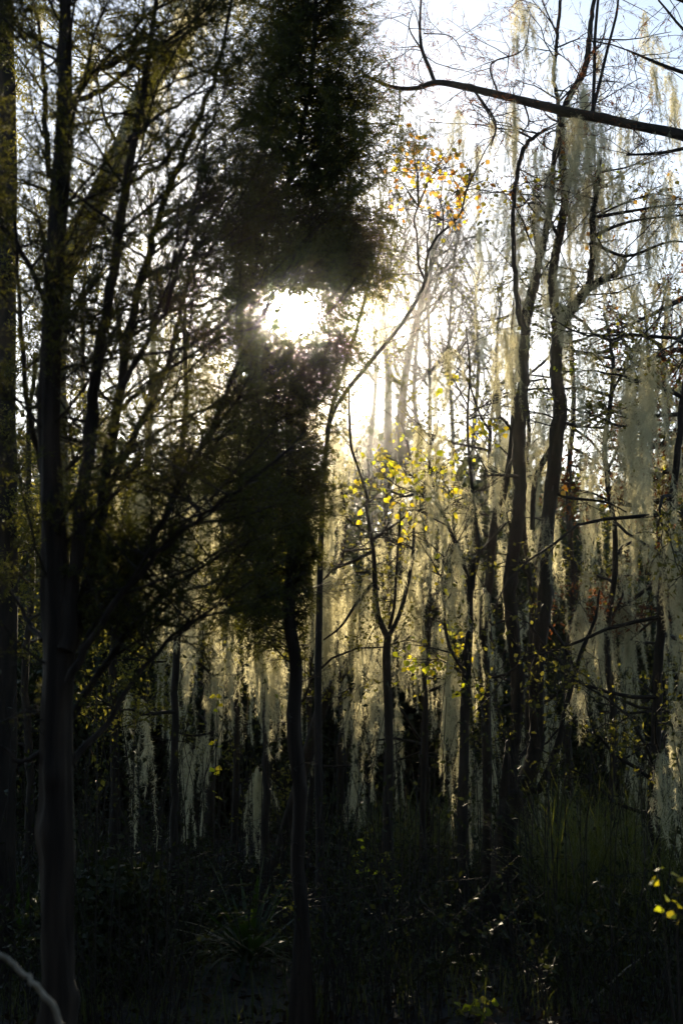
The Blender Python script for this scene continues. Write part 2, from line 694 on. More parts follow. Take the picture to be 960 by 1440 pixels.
MR = np.random.default_rng(5)
MOSS_VAR = []
for L_, w_ in ((.22, .05), (.3, .06), (.3, .09), (.42, .06), (.42, .09), (.42, .13), (.55, .08), (.55, .12), (.7, .08), (.7, .11), (.7, .15),
               (.9, .10), (.9, .14), (1.15, .10), (1.15, .14), (1.5, .12)):
    V_ = moss_geo(MR, L_, w_)
    mb = MB()
    moss_add(mb, V_)
    MOSS_VAR.append((L_, w_, mb.mesh('spanish_moss', M['moss']), V_))


def hang_moss(out, rng, spacing, host, L=(.3, 1.0), lv=(0, 1), rmin=0, wf=1.0, keep=None):
    """note anchors along branch polylines"""
    for l_, pts, rad in out:
        if l_ not in lv:
            continue
        seg = np.diff(pts, axis=0)
        ln = np.linalg.norm(seg, axis=1).sum()
        k = rng.poisson(ln / spacing)
        for _ in range(k):
            f = rng.uniform(.08, 1) * (len(pts) - 1)
            i = min(int(f), len(pts) - 2)
            p = pts[i] + seg[i] * (f - i)
            l = L[0] + (L[1] - L[0]) * rng.random() ** 1.6
            l = min(l, (p[2] - .25) * .85)
            if l < .15 or (keep and not keep(p)):
                continue
            MOSS_ANCH.append((p, l, wf, host))

# ================================================================== right: forked tree in focus
FY = 10.0
ft = thing('forked_tree', base(703, FY), 'dark crooked tree with two sinuous main stems forking low right of centre', 'tree')
WSC[ft.name] = 0.68
rng = np.random.default_rng(11)
out = []
P, R = limb_mesh(ft, 'trunk', np.vstack([base(700, FY)[None], pxpath([(703, 1290), (706, 1220), (712, 1150), (722, 1115)], FY)]), [58, 46, 42, 44, 42], M['bark'], 12, 22, .18, 3)
A, AR = limb_mesh(ft, 'stem', pxpath([(716, 1135), (714, 1085), (724, 1020), (727, 950), (719, 880), (715, 825), (725, 755), (731, 690), (728, 620), (733, 560), (736, 500), (741, 440), (752, 390), (766, 330), (774, 280), (780, 215), (786, 160), (779, 110), (783, 50), (790, -20)], FY),
                  [34, 28, 27, 26, 25, 26, 24, 25, 26, 22, 22, 20, 16, 14, 12, 10, 9, 8, 7, 6], M['bark'], 10, 18, .17, 5, .0035)
B, BR = limb_mesh(ft, 'stem', pxpath([(718, 1140), (738, 1100), (754, 1045), (753, 965), (764, 850), (766, 770), (775, 680), (787, 580), (781, 530), (782, 480), (787, 452)], FY + .12),
                  [36, 34, 32, 30, 30, 29, 28, 30, 25, 24, 28], M['bark'], 10, 18, .17, 7, .0035)
Cc, CR = limb_mesh(ft, 'limb', pxpath([(786, 462), (778, 425), (776, 392), (783, 345), (793, 285), (789, 210), (790, 160), (806, 125), (822, 95), (829, 45), (836, -25)], FY + .12),
                   [22, 18, 17, 16, 15, 14, 14, 12, 11, 10, 8], M['bark'], 9, 16, .17, 9, .0035)
D, DR = limb_mesh(ft, 'limb', pxpath([(787, 455), (808, 428), (826, 405), (850, 393), (874, 378), (881, 350)], FY + .1), [24, 20, 18, 14, 10, 5], M['bark'], 9, 16, .17, 11, .0035)
E, ER = limb_mesh(ft, 'limb', pxpath([(826, 406), (832, 370), (833, 310), (838, 262), (843, 225)], FY + .05), [14, 14, 13, 12, 8], M['bark'], 9, 16, .17, 13, .0035)
F, FR = limb_mesh(ft, 'limb', pxpath([(738, 470), (728, 430), (722, 360), (722, 290), (728, 235), (738, 205), (752, 192), (768, 180)], FY - .1), [16, 13, 11, 10, 10, 9, 8, 5], M['bark'], 6, 10, .10, 15, .0035)
G, GR = limb_mesh(ft, 'limb', pxpath([(739, 462), (748, 420), (758, 372), (750, 320), (752, 270)], FY + .2), [12, 11, 10, 7, 3], M['bark'], 6, 10, .1, 17)
H, HR = limb_mesh(ft, 'limb', pxpath([(735, 1100), (757, 1110), (783, 1050), (800, 975), (816, 920), (836, 870), (842, 830)], FY + .1), [20, 17, 15, 12, 10, 6, 4], M['bark'], 6, 10, .1, 19)
J, JR = limb_mesh(ft, 'limb', pxpath([(748, 745), (750, 690), (760, 655), (777, 628)], FY + .2), [9, 12, 12, 14], M['bark'], 6, 10, .1, 21)
K, KR = limb_mesh(ft, 'limb', pxpath([(724, 700), (726, 650), (716, 655), (708, 690)], FY + .05), [12, 10, 8, 4], M['bark'], 4, 8, .1, 22)
for PP, RR, c in ((Cc, CR, 14), (E, ER, 12), (F, FR, 10), (D, DR, 10), (A[len(A) // 2:], AR[len(A) // 2:], 18), (G, GR, 8)):
    trunk_spawn(rng, out, PP, RR, c, .3, 1, (.35, .9), .008, TW, el=(.0, .8))
trunk_spawn(rng, out, B, BR, 5, .45, .95, (.3, .7), .008, TW, el=(-.1, .5))
# short bare side branches off the stems
for pts, yy in (([(728, 620), (705, 588), (690, 600)], FY), ([(783, 590), (812, 600), (830, 598)], FY + .1), ([(775, 690), (800, 700), (850, 706), (880, 720)], FY + .1),
                ([(727, 670), (705, 668), (672, 670)], FY - .1), ([(766, 870), (790, 905), (805, 935), (815, 985)], FY + .1), ([(839, 305), (880, 298), (930, 290), (985, 285)], FY),
                ([(838, 330), (865, 318), (905, 308), (990, 300)], FY), ([(830, 340), (880, 360), (940, 340), (985, 345)], FY), ([(783, 330), (760, 290), (735, 285)], FY)):
    q = catmull(pxpath(pts, yy), 5)
    out.append((0, q, np.linspace(.016, .005, len(q))))
    kids(rng, out, q, np.linspace(.01, .004, len(q)), .6, TW, 0)
yk = ['yellow', 'olive', 'olive', 'lime', 'orange']
for (ax, ay, tx, ty, nn, kk, sg) in ((766, 330, 742, 295, 18, yk, .07), (780, 250, 765, 262, 16, yk, .08), (752, 300, 728, 270, 10, ['yellow', 'orange'], .05),
                                     (790, 240, 800, 225, 10, ['olive', 'orange'], .06), (838, 300, 860, 250, 14, ['olive', 'lime'], .07), (838, 330, 845, 320, 8, yk, .06),
                                     (850, 393, 862, 440, 5, yk, .06), (783, 590, 770, 545, 8, ['lime', 'yellow', 'olive'], .05), (778, 560, 806, 520, 8, ['lime', 'olive'], .05),
                                     (776, 690, 808, 680, 8, ['olive', 'yellow', 'orange'], .06), (880, 298, 900, 262, 12, ['orange', 'olive'], .07), (905, 308, 935, 270, 10, ['orange', 'yellow', 'olive'], .07),
                                     (750, 255, 712, 275, 6, ['orange', 'yellow'], .04)):
    leafy_cluster(ft, rng, out, at(ax, ay, FY), at(tx, ty, FY + rng.uniform(-.3, .3)), int(nn * 1.9), kk, sg * 1.9, (.4, .75))
twigs_part(ft, out, M['twig'])
fr = MB()
foliage(fr, [p for l_, p, r in out if l_ >= 2 and project(p[-1])[1] < 330], rng, 26, (.03, .07), (.004, .009), .5, .5)
fr.build('foliage', M['rust'], ft, kind='stuff')
hang_moss(out, rng, 1.3, 'forked', (.2, .6), (0, 1))
for px, py, ll, wf, dy in ((722, 152, .95, 1.0, 0), (724, 300, .9, 1.2, 0), (734, 400, .55, 1.0, 0), (810, 166, .80, 1.5, 0), (806, 190, .9, 1.0, .1), (816, 250, 1.0, 1.3, 0), (800, 150, .55, 1.0, 0), (836, 230, .45, 1.6, 0),
                           (850, 190, .4, 1.3, 0), (826, 400, .42, 1.2, 0), (790, 430, .3, 1.0, -.1), (765, 300, .7, .8, .1), (832, 200, .6, 1.2, .1), (720, 470, .6, .8, .35), (758, 470, .5, .7, .3)):
    p = at(px, py, FY + dy)
    MOSS_ANCH.append((p, ll, wf, 'forked'))

# thin crooked tree just left of the fork
ct = thing('crooked_tree', base(684, 10.4), 'slim dark crooked tree standing just left of the forked tree', 'tree')
WSC[ct.name] = 0.62
out = []
P, R = limb_mesh(ct, 'trunk', np.vstack([base(683, 10.4)[None], pxpath([(684, 1250), (685, 1150), (684, 1060), (682, 960), (680, 870), (688, 815), (694, 745), (708, 690), (717, 640), (722, 560), (718, 500), (722, 420)], 10.4)]),
                 [26, 24, 22, 22, 21, 20, 20, 19, 18, 14, 10, 7, 4], M['bark'], 9, 16, .17, 23)
trunk_spawn(rng, out, P, R, 9, .45, 1, (.3, .7), .007, TW, el=(.1, .8))
twigs_part(ct, out, M['twig'])
hang_moss(out, rng, .8, 'crooked', (.25, .7), (0, 1), wf=.8)

# slender tree with yellow leaves, left of it
sy = thing('slender_tree', base(650, 9.7), 'slender dark tree with scattered yellow leaves, its lower trunk hung with bright moss', 'tree')
WSC[sy.name] = 0.66
out = []
P, R = limb_mesh(sy, 'trunk', np.vstack([base(652, 9.7)[None], pxpath([(653, 1260), (650, 1150), (652, 1050), (655, 960), (660, 880), (661, 825), (671, 775), (667, 720), (660, 650), (657, 590), (660, 520), (655, 460)], 9.7)]),
                 [26, 24, 22, 20, 18, 15, 14, 12, 7, 6, 5, 4, 2], M['bark'], 9, 16, .17, 25)
Q, QR = limb_mesh(sy, 'limb', pxpath([(660, 830), (650, 790), (630, 740), (610, 690), (603, 640), (612, 600)], 9.8), [11, 9, 8, 6, 5, 3], M['bark'], 5, 8, .08, 27)
Q2, Q2R = limb_mesh(sy, 'limb', pxpath([(655, 950), (630, 905), (624, 850), (622, 800), (632, 765)], 9.6), [8, 7, 6, 5, 3], M['bark'], 5, 8, .08, 29)
Q3, Q3R = limb_mesh(sy, 'limb', pxpath([(664, 790), (690, 760), (712, 735)], 9.6), [8, 6, 3], M['bark'], 5, 8, .08, 30)
for PP, RR, c in ((P, R, 8), (Q, QR, 7), (Q2, Q2R, 5)):
    trunk_spawn(rng, out, PP, RR, c, .45, 1, (.25, .6), .006, TW, el=(.1, .9))
yl = ['yellow', 'yellow', 'lime']
for (ax, ay, tx, ty, nn, kk, sg) in ((660, 640, 668, 600, 18, yl, .06), (657, 590, 700, 605, 14, yl, .05), (657, 570, 628, 525, 8, yl, .05), (655, 480, 632, 545, 5, yl, .04), (612, 690, 560, 660, 22, ['lime', 'lime', 'yellow'], .07),
                                     (610, 700, 540, 710, 12, yl, .05), (612, 695, 600, 665, 20, ['lime', 'lime', 'olive'], .08), (630, 740, 590, 720, 22, yl, .07), (612, 690, 635, 700, 12, yl, .06), (622, 800, 618, 790, 8, yl, .05), (624, 850, 633, 800, 6, yl, .04),
                                     (610, 700, 520, 650, 16, ['lime', 'olive'], .08), (655, 950, 590, 935, 24, ['lime', 'yellow'], .09), (655, 950, 640, 910, 24, ['lime', 'yellow', 'yellow'], .08), (640, 920, 565, 905, 8, ['lime', 'yellow'], .05), (655, 960, 660, 970, 8, ['lime', 'yellow'], .05)):
    leafy_cluster(sy, rng, out, at(ax, ay, 9.7), at(tx, ty, 9.7 + rng.uniform(-.25, .25)), nn, kk, sg * 1.2, (.5, .9))
twigs_part(sy, out, M['twig'])
for px, py, ll, wf, dy in ((637, 950, 1.0, 1.2, 0), (645, 1060, .75, 1.1, 0), (641, 1150, .45, .8, 0), (633, 880, .5, .8, 0), (660, 880, .7, .8, .1), (668, 940, .7, .7, 0), (625, 1010, .5, .8, -.1)):
    MOSS_ANCH.append((at(px, py, 9.95 + dy), ll, wf * .8, 'slender'))
hang_moss(out, rng, .6, 'slender', (.2, .6), (0,))

# forked sapling at centre
fs = thing('forked_sapling', base(548, 11), 'thin dark sapling forking like a wishbone in the misty light at centre', 'sapling')
WSC[fs.name] = 0.72
out = []
P, R = limb_mesh(fs, 'trunk', np.vstack([base(546, 11)[None], pxpath([(545, 1150), (547, 1050), (544, 960), (543, 920), (545, 893)], 11)]), [22, 18, 16, 15, 15, 15], M['bark'], 5, 10, .1, 31)
Q, QR = limb_mesh(fs, 'stem', pxpath([(545, 898), (530, 862), (527, 820), (524, 770), (515, 715), (516, 700), (504, 660), (494, 630), (491, 580), (490, 540)], 11), [12, 12, 11, 8, 7, 8, 5, 5, 4, 3], M['bark'], 5, 8, .1, 33)
Q2, Q2R = limb_mesh(fs, 'stem', pxpath([(545, 898), (562, 862), (574, 815), (580, 780), (582, 730), (588, 690)], 11), [10, 9, 8, 7, 5, 3], M['bark'], 5, 8, .1, 35)
Q3, Q3R = limb_mesh(fs, 'limb', pxpath([(547, 885), (554, 850), (558, 790), (562, 735), (562, 715)], 11.1), [7, 6, 5, 4, 2], M['bark'], 5, 8, .08, 37)
for PP, RR, c in ((Q, QR, 12), (Q2, Q2R, 6), (Q3, Q3R, 4)):
    trunk_spawn(rng, out, PP, RR, c, .2, 1, (.2, .6), .006, TW, el=(.1, .9))
for pts in ([(524, 775), (495, 790), (470, 800), (455, 815)], [(522, 760), (545, 745), (575, 722)], [(524, 820), (500, 850), (480, 880), (455, 900)]):
    q = catmull(pxpath(pts, 11), 4)
    out.append((0, q, np.linspace(.016, .006, len(q))))
twigs_part(fs, out, M['twig'])
for px, py, ll, wf in ((488, 790, .9, 1.2), (478, 800, .7, 1.2), (585, 725, 1.0, 1.1), (580, 790, .8, 1.0), (536, 870, .5, .9), (466, 810, .9, 1.4), (530, 770, .6, .9), (500, 845, .6, .9), (455, 815, .8, 1.3), (552, 900, .5, .8),
                       (465, 700, .5, 1.2), (474, 690, .4, 1.4), (590, 700, .9, .9), (575, 820, .9, .9), (460, 900, .7, 1.2)):
    MOSS_ANCH.append((at(px, py, 11.3), ll, wf * .85, 'sapling'))

# slender curved tree with the orange leaves
ot = thing('curving_tree', base(452, 9.6), 'slender curving tree holding a cluster of orange autumn leaves against the sky', 'tree')
WSC[ot.name] = 0.62
out = []
P, R = limb_mesh(ot, 'trunk', np.vstack([base(452, 9.6)[None], pxpath([(450, 1200), (447, 1000), (449, 850), (452, 740), (456, 660), (464, 595), (480, 560), (518, 512), (545, 480), (572, 445), (596, 400), (599, 370), (603, 350)], 9.6)]),
                 [22, 20, 18, 15, 13, 11, 9, 9, 10, 9, 9, 9, 8, 7], M['twig'], 6, 10, .08, 41)
Q, QR = limb_mesh(ot, 'limb', pxpath([(602, 354), (615, 332), (635, 315), (648, 298), (655, 270), (666, 245), (680, 215), (692, 195), (696, 180), (684, 155), (670, 135)], 9.6), [6, 6, 5, 5, 4, 4, 3, 3, 3, 3, 2], M['twig'], 5, 7, .08, 43)
Q2, Q2R = limb_mesh(ot, 'limb', pxpath([(597, 394), (588, 370), (586, 330), (582, 310), (588, 288)], 9.6), [6, 5, 5, 4, 3], M['twig'], 5, 7, .08, 45)
Q3, Q3R = limb_mesh(ot, 'limb', pxpath([(459, 610), (470, 560), (492, 490), (508, 440), (518, 400), (530, 365), (540, 335), (535, 320)], 9.3), [9, 9, 9, 8, 7, 6, 4, 3], M['twig'], 5, 8, .08, 47)
for PP, RR, c in ((P[-40:], R[-40:], 8), (Q, QR, 12), (Q2, Q2R, 6), (Q3, Q3R, 8)):
    trunk_spawn(rng, out, PP, RR, c, .1, 1, (.15, .5), .004, TW, el=(.1, .9))
ok_ = ['orange', 'orange', 'orange', 'yellow', 'olive']
for (ax, ay, tx, ty, nn, sg) in ((588, 290, 575, 205, 26, .06), (588, 290, 600, 225, 36, .08), (588, 290, 625, 235, 36, .08), (650, 290, 660, 240, 30, .07), (588, 290, 560, 240, 16, .06), (650, 295, 640, 270, 24, .07), (650, 292, 690, 270, 8, .06), (590, 292, 585, 265, 18, .07), (640, 312, 630, 300, 14, .05), (600, 355, 612, 290, 14, .07)):
    leafy_cluster(ot, rng, out, at(ax, ay, 9.6), at(tx, ty, 9.6 + rng.uniform(-.2, .2)), int(nn * 1.35), ok_, sg * 2.0, (.45, .75))
twigs_part(ot, out, M['twig'])
for px, py, ll in ((540, 340, .3), (516, 410, .35), (462, 620, .5)):
    MOSS_ANCH.append((at(px, py, 9.35), ll, .8, 'curving'))

# leafy sapling behind, full of small lime and yellow leaves
ls = thing('leafy_sapling', base(596, 11.6), 'bushy sapling with many tiny lime and yellow leaves in the misty light at centre', 'sapling')
WSC[ls.name] = .7
out = []
P, R = limb_mesh(ls, 'trunk', np.vstack([base(596, 11.6)[None], pxpath([(594, 1150), (598, 1000), (592, 900), (598, 800), (590, 720), (580, 660), (572, 620)], 11.6)]), [14, 13, 12, 11, 9, 8, 6, 4], M['bark'], 5, 8, .1, 48)
trunk_spawn(rng, out, P, R, 10, .4, 1, (.3, .7), .006, TW, el=(.1, .9))
for (ax, ay, tx, ty, nn, sg) in ((585, 690, 535, 640, 26, .10), (585, 690, 560, 655, 34, .12), (575, 640, 590, 630, 20, .10), (585, 690, 600, 665, 34, .12), (590, 720, 625, 680, 34, .12), (590, 720, 515, 670, 24, .11), (598, 800, 570, 735, 14, .09), (592, 900, 590, 945, 30, .11), (592, 900, 630, 935, 24, .10), (595, 850, 640, 880, 12, .08), (585, 690, 645, 640, 24, .10)):
    leafy_cluster(ls, rng, out, at(ax, ay, 11.6), at(tx, ty, 11.6 + rng.uniform(-.4, .4)), nn, ['lime', 'lime', 'yellow', 'olive'], sg, (.45, .8))
twigs_part(ls, out, M['twig'])

# tree outside the frame on the right whose long limb crosses the sky
ob_ = thing('overhanging_tree', base(1120, 8.6), 'dark tree at the right edge reaching one long bare limb across the upper sky', 'tree')
out = []
limb_mesh(ob_, 'trunk', np.vstack([base(1120, 8.6)[None], pxpath([(1115, 1000), (1105, 600), (1090, 300), (1080, 100), (1085, -200)], 8.6)]), [95, 80, 66, 54, 44, 28], M['bark'], 6, 14, .1, 51)
Q, QR = limb_mesh(ob_, 'limb', pxpath([(1092, 262), (1020, 218), (960, 191), (900, 178), (840, 165), (790, 155), (720, 138), (660, 124), (615, 116), (585, 124), (555, 123), (525, 112), (505, 98)], 8.6), [22, 20, 17, 15, 15, 14, 12, 10, 9, 7, 6, 4, 2], M['bark'], 6, 10, .1, 53)
for pts, w_ in (([(611, 116), (603, 95), (593, 70), (590, 40), (592, -10)], [6, 6, 5, 4, 3]), ([(594, 72), (575, 40), (580, 15)], [3, 2, 1]), ([(562, 123), (561, 160), (555, 190)], [3, 2, 1.5]),
                ([(665, 126), (690, 160), (697, 180), (690, 205)], [4, 3, 3, 2]), ([(735, 142), (743, 170), (735, 185)], [3, 2.5, 1.5]), ([(595, 47), (635, 52), (655, 85)], [2, 1.5, 1]),
                ([(1083, 150), (1000, 115), (940, 95), (880, 70)], [12, 8, 6, 3]), ([(1085, 40), (1010, 20), (930, -10)], [10, 7, 5]), ([(1088, 230), (1000, 205), (930, 215), (880, 218)], [10, 7, 5, 3]), ([(1082, 120), (980, 60), (925, 0)], [8, 5, 3]),
                ([(830, 163), (838, 135), (852, 75), (866, 20), (870, -20)], [6, 5, 5, 4, 3]), ([(833, 165), (835, 100), (836, 50), (842, -20)], [6, 5, 5, 4]), ([(700, 132), (690, 90), (735, 70), (745, 20)], [3, 3, 2, 1])):
    p_, r_ = limb_mesh(ob_, 'branch', pxpath(pts, 8.6), w_, M['bark'], 4, 7, .08, int(pts[0][0]))
    trunk_spawn(rng, out, p_, r_, 6, .2, 1, (.15, .5), .0035, TW, el=(-.6, .7))
trunk_spawn(rng, out, Q, QR, 34, .15, 1, (.2, .6), .004, TW, el=(-.5, .9))
twigs_part(ob_, out, M['twig'])
fr = MB()
foliage(fr, [p for l_, p, r in out if l_ >= 1], rng, 34, (.02, .055), (.0025, .005), .5, .7)
fr.build('foliage', M['rust'], ob_, kind='stuff')
for px, py, ll, wf in ((722, 140, .5, .8), (800, 160, .5, .9), (816, 164, .45, 1.2), (850, 168, .3, 1.1), (880, 176, .3, .8), (920, 95, .7, .6), (660, 130, .25, .5), (690, 138, .15, .5), (918, 30, .4, .5)):
    MOSS_ANCH.append((at(px, py, 8.6), ll, wf, 'overhang'))

# ================================================================== left: multi-stemmed cedar, near and out of focus
LY = 5.2
lc = thing('cedar_tree', base(84, LY), 'large multi-stemmed cedar with ascending dark limbs filling the left side', 'tree')
WSC[lc.name] = 0.82
rng = np.random.default_rng(21)
out = []
CT = [dict(n=7, wig=.10, trop=(.02, 0, .05), kids=(6, 10), ang=(.5, 1.0), ratio=(.3, .55), kr=.004, **{'from': .12}),
      dict(n=5, wig=.16, trop=(0, 0, .02), kids=(3, 6), ang=(.5, 1.0), ratio=(.35, .6), kr=.002),
      dict(n=4, wig=.2, trop=(0, 0, -.04))]
limbs = []
limbs.append(limb_mesh(lc, 'trunk', np.vstack([base(84, LY)[None], pxpath([(82, 1420), (80, 1300), (80, 1150), (80, 1000), (84, 900), (77, 760), (70, 620), (72, 480), (80, 350), (88, 220), (92, 110), (92, 0), (95, -150)], LY)]),
                       [70, 58, 54, 51, 50, 50, 40, 36, 33, 31, 27, 23, 19, 12], M['cedar_bark'], 14, 28, .20, 61))
for pts, ws, Ys in (
        ([(92, 915), (103, 810), (112, 700), (122, 600), (135, 480), (152, 370), (168, 250), (186, 140), (205, 20), (215, -120)], [30, 27, 24, 23, 21, 19, 17, 14, 11, 6], LY - .05),
        ([(100, 910), (124, 820), (141, 720), (151, 640), (164, 560), (180, 450), (203, 360), (228, 270), (264, 180), (302, 80), (330, -60)], [26, 23, 21, 20, 18, 15, 13, 12, 10, 8, 5], LY + .1),
        ([(108, 930), (150, 850), (200, 780), (245, 690), (292, 600), (332, 500), (382, 400), (420, 320)], [16, 14, 12, 11, 9, 8, 6, 3], LY + .2),
        ([(96, 960), (140, 885), (190, 820), (250, 762), (302, 722), (352, 690), (420, 640)], [14, 12, 11, 9, 7, 6, 3], LY - .1),
        ([(100, 1010), (150, 930), (210, 850), (270, 800), (340, 760)], [14, 12, 10, 7, 4], LY + .3),
        ([(95, 1080), (140, 1020), (200, 930), (255, 870), (310, 835)], [12, 10, 8, 6, 3], LY),
        ([(140, 720), (175, 640), (215, 560), (245, 480), (262, 400), (290, 320), (335, 260)], [14, 12, 10, 9, 7, 6, 3], LY + .15),
        ([(163, 560), (200, 500), (240, 430), (265, 350), (285, 270), (300, 190)], [12, 10, 8, 7, 5, 3], LY - .2),
        ([(86, 240), (112, 100), (135, 70), (160, 40), (188, -10)], [14, 14, 12, 10, 7], LY),
        ([(92, 140), (125, 130), (165, 96), (200, 52), (250, 20)], [12, 11, 9, 7, 4], LY + .05),
        ([(165, 270), (190, 258), (230, 240), (268, 196), (330, 150)], [9, 8, 7, 5, 3], LY),
        ([(180, 200), (215, 160), (265, 118), (300, 60)], [8, 7, 5, 3], LY - .1),
        ([(175, 480), (230, 430), (290, 400), (350, 350)], [8, 7, 5, 3], LY + .1),
        ([(160, 580), (230, 530), (300, 490), (370, 470)], [9, 7, 5, 3], LY + .1),
        ([(150, 660), (220, 600), (290, 560), (360, 540)], [9, 7, 5, 3], LY),
        ([(70, 250), (60, 165), (52, 70), (40, -10)], [11, 10, 8, 6], LY + .1),
        ([(66, 430), (42, 370), (20, 340), (-20, 310)], [10, 9, 8, 6], LY + .1),
        ([(68, 690), (40, 560), (35, 420), (30, 300)], [12, 10, 8, 5], LY + .2),
        ([(60, 900), (30, 870), (0, 830), (-40, 800)], [10, 8, 6, 4], LY),
        ([(62, 1055), (30, 1070), (0, 1045), (-40, 1030)], [9, 8, 6, 4], LY)):
    P = pxpath(pts, Ys)
    P[:, 1] += np.linspace(0, rng.uniform(-.25, .35), len(P))
    limbs.append(limb_mesh(lc, 'limb', P, ws, M['cedar_bark'], 5, 10, .10, len(limbs) + 70, .004))
for k, (PP, RR) in enumerate(limbs):
    ln = np.linalg.norm(np.diff(PP, axis=0), axis=1).sum()
    trunk_spawn(rng, out, PP, RR, int(ln * (6.5 if k else 9)), .18 if k else .33, 1, (.3, .75), .0075, CT, az=(-1.5, 1.5) if k < 16 else None, el=(.2, .9))
    if k == 0:
        dead = []
        trunk_spawn(rng, dead, PP, RR, 8, .2, .45, (.12, .4), .004, TW, az=(1.2, 5.0), el=(-.5, .4))
    if k in (0, 1, 2, 4, 5, 6):
        trunk_spawn(rng, out, PP, RR, 10, .3, .95, (.3, .6), .007, CT, az=(1.9, 4.3), el=(.1, .8))
twigs_part(lc, out + dead, M['twig'], 3)
fo = MB()
foliage(fo, [p for l_, p, r in out if l_ == 2], rng, 170, (.012, .034), (.003, .006), .55, .1, .004)
foliage(fo, [p for l_, p, r in out if l_ == 1], rng, 110, (.012, .034), (.003, .006), .6, .1, .004)
fo.build('foliage', M['cedar'], lc, kind='stuff')

# ================================================================== dense dark cedar before the sun
DY = 7.4
dc = thing('cedar_tree', base(418, DY), 'narrow cedar with a dense black crown around the bright sun', 'tree')
WSC[dc.name] = 0.62
rng = np.random.default_rng(31)
T1, T1R = limb_mesh(dc, 'trunk', np.vstack([base(424, DY)[None], pxpath([(425, 1300), (418, 1210), (422, 1120), (413, 1030), (416, 940), (406, 860), (411, 780), (409, 700), (408, 600), (404, 540)], DY)]), [40, 33, 30, 28, 27, 26, 24, 24, 23, 20, 14], M['cedar_bark'], 9, 20, .24, 91)
T2, T2R = limb_mesh(dc, 'stem', pxpath([(411, 760), (392, 660), (383, 560), (370, 480), (356, 420), (366, 350), (400, 270), (425, 180), (440, 80), (445, -30), (448, -140)], DY), [20, 17, 15, 13, 11, 10, 11, 13, 12, 10, 8], M['cedar_bark'], 6, 12, .12, 93)
T3, T3R = limb_mesh(dc, 'stem', pxpath([(408, 610), (409, 560), (411, 520), (414, 490)], DY), [18, 10, 6, 3], M['cedar_bark'], 6, 10, .12, 94)
yl_ = [-160, 0, 60, 100, 150, 200, 250, 300, 340, 375, 400, 430, 470, 510, 540, 570, 610, 650, 690, 730, 770, 810, 850, 900]
le_ = [335, 322, 312, 306, 300, 296, 290, 298, 312, 322, 330, 335, 330, 325, 320, 315, 305, 295, 285, 278, 275, 280, 300, 330]
re_ = [492, 512, 530, 548, 562, 566, 560, 548, 532, 518, 512, 505, 492, 470, 452, 452, 464, 470, 468, 452, 445, 438, 432, 425]
de_ = [1, 1, 1, 1, 1, 1, 1, .95, .9, .95, 1, 1, 1, 1, .95, .85, 1, 1, 1, .95, .85, .6, .35, .08]
fo, out = MB(), []
axis_y = np.array([-160, 0, 80, 180, 270, 350, 420, 480, 560, 660, 760, 840, 960])
axis_x = np.array([448, 446, 440, 425, 400, 366, 356, 370, 395, 405, 410, 410, 414])
DT = [dict(n=6, wig=.14, trop=(0, 0, .03), kids=(6, 9), ang=(.5, 1.0), ratio=(.35, .6), kr=.003, **{'from': .15}),
      dict(n=5, wig=.18, trop=(0, 0, -.05), kids=(2, 4), ang=(.5, .9), ratio=(.4, .7), kr=.0015),
      dict(n=4, wig=.2, trop=(0, 0, -.12))]
for k in range(1000):
    py = rng.uniform(-160, 895)
    if rng.random() > np.interp(py, yl_, de_):
        continue
    x0 = np.interp(py + 25, axis_y, axis_x)
    side = rng.random() < .5
    xe = np.interp(py, yl_, le_ if side else re_)
    a = rng.uniform(-1.25, 1.25) + (math.pi if side else 0)
    Ls = abs(xe - x0) * DY / FPX * rng.uniform(.35, 1.2)
    p0 = at(x0, py + 30 + 25 * rng.random(), DY)
    d = np.array((math.cos(a), math.sin(a) * .8, rng.uniform(-.05, .55)))
    grow(rng, out, p0, d, max(Ls, .08), .006, DT)
for tx, ty, n_ in ((500, 352, 12), (505, 385, 14), (485, 400, 12), (488, 470, 12), (470, 505, 12), (455, 535, 14), (462, 430, 8), (520, 330, 10), (450, 385, 8)):
    for k in range(n_):
        a0 = at(rng.uniform(400, 440), ty - rng.uniform(20, 70) if ty < 420 else ty + rng.uniform(20, 60), DY)
        b0 = at(tx + rng.normal() * 14, ty + rng.normal() * 14, DY + rng.normal() * .12)
        grow(rng, out, a0, b0 - a0, np.linalg.norm(b0 - a0) * 1.05, .005, DT)
SUNPX = np.array((412.0, 440.0))


def near_sun(P, r):
    x_, y_ = project(P)
    return np.hypot(x_ - SUNPX[0], y_ - SUNPX[1]) < r


def sun_gap(P):
    x_, y_ = project(P)
    d_ = np.hypot(x_ - SUNPX[0], y_ - SUNPX[1]).min()
    return rng.random() < np.clip((d_ - 20) / 26, .05, 1)


out = [o_ for o_ in out if sun_gap(o_[1])]
dead = []
for PP, RR in ((T1, T1R),):
    trunk_spawn(rng, dead, PP, RR, 26, .08, .75, (.12, .5), .004, TW, el=(-.4, .5))
twigs_part(dc, out + dead, M['twig'], 3)
foliage(fo, [p for l_, p, r in out if l_ == 2], rng, 120, (.014, .038), (.0035, .007), .6, .35, .006)
foliage(fo, [p for l_, p, r in out if l_ == 1], rng, 100, (.014, .038), (.0035, .007), .6, .35, .006)
foliage(fo, [p for l_, p, r in out if l_ == 0], rng, 60, (.014, .038), (.0035, .007), .7, .3, .01)
fo.build('foliage', M['cedar'], dc, kind='stuff')

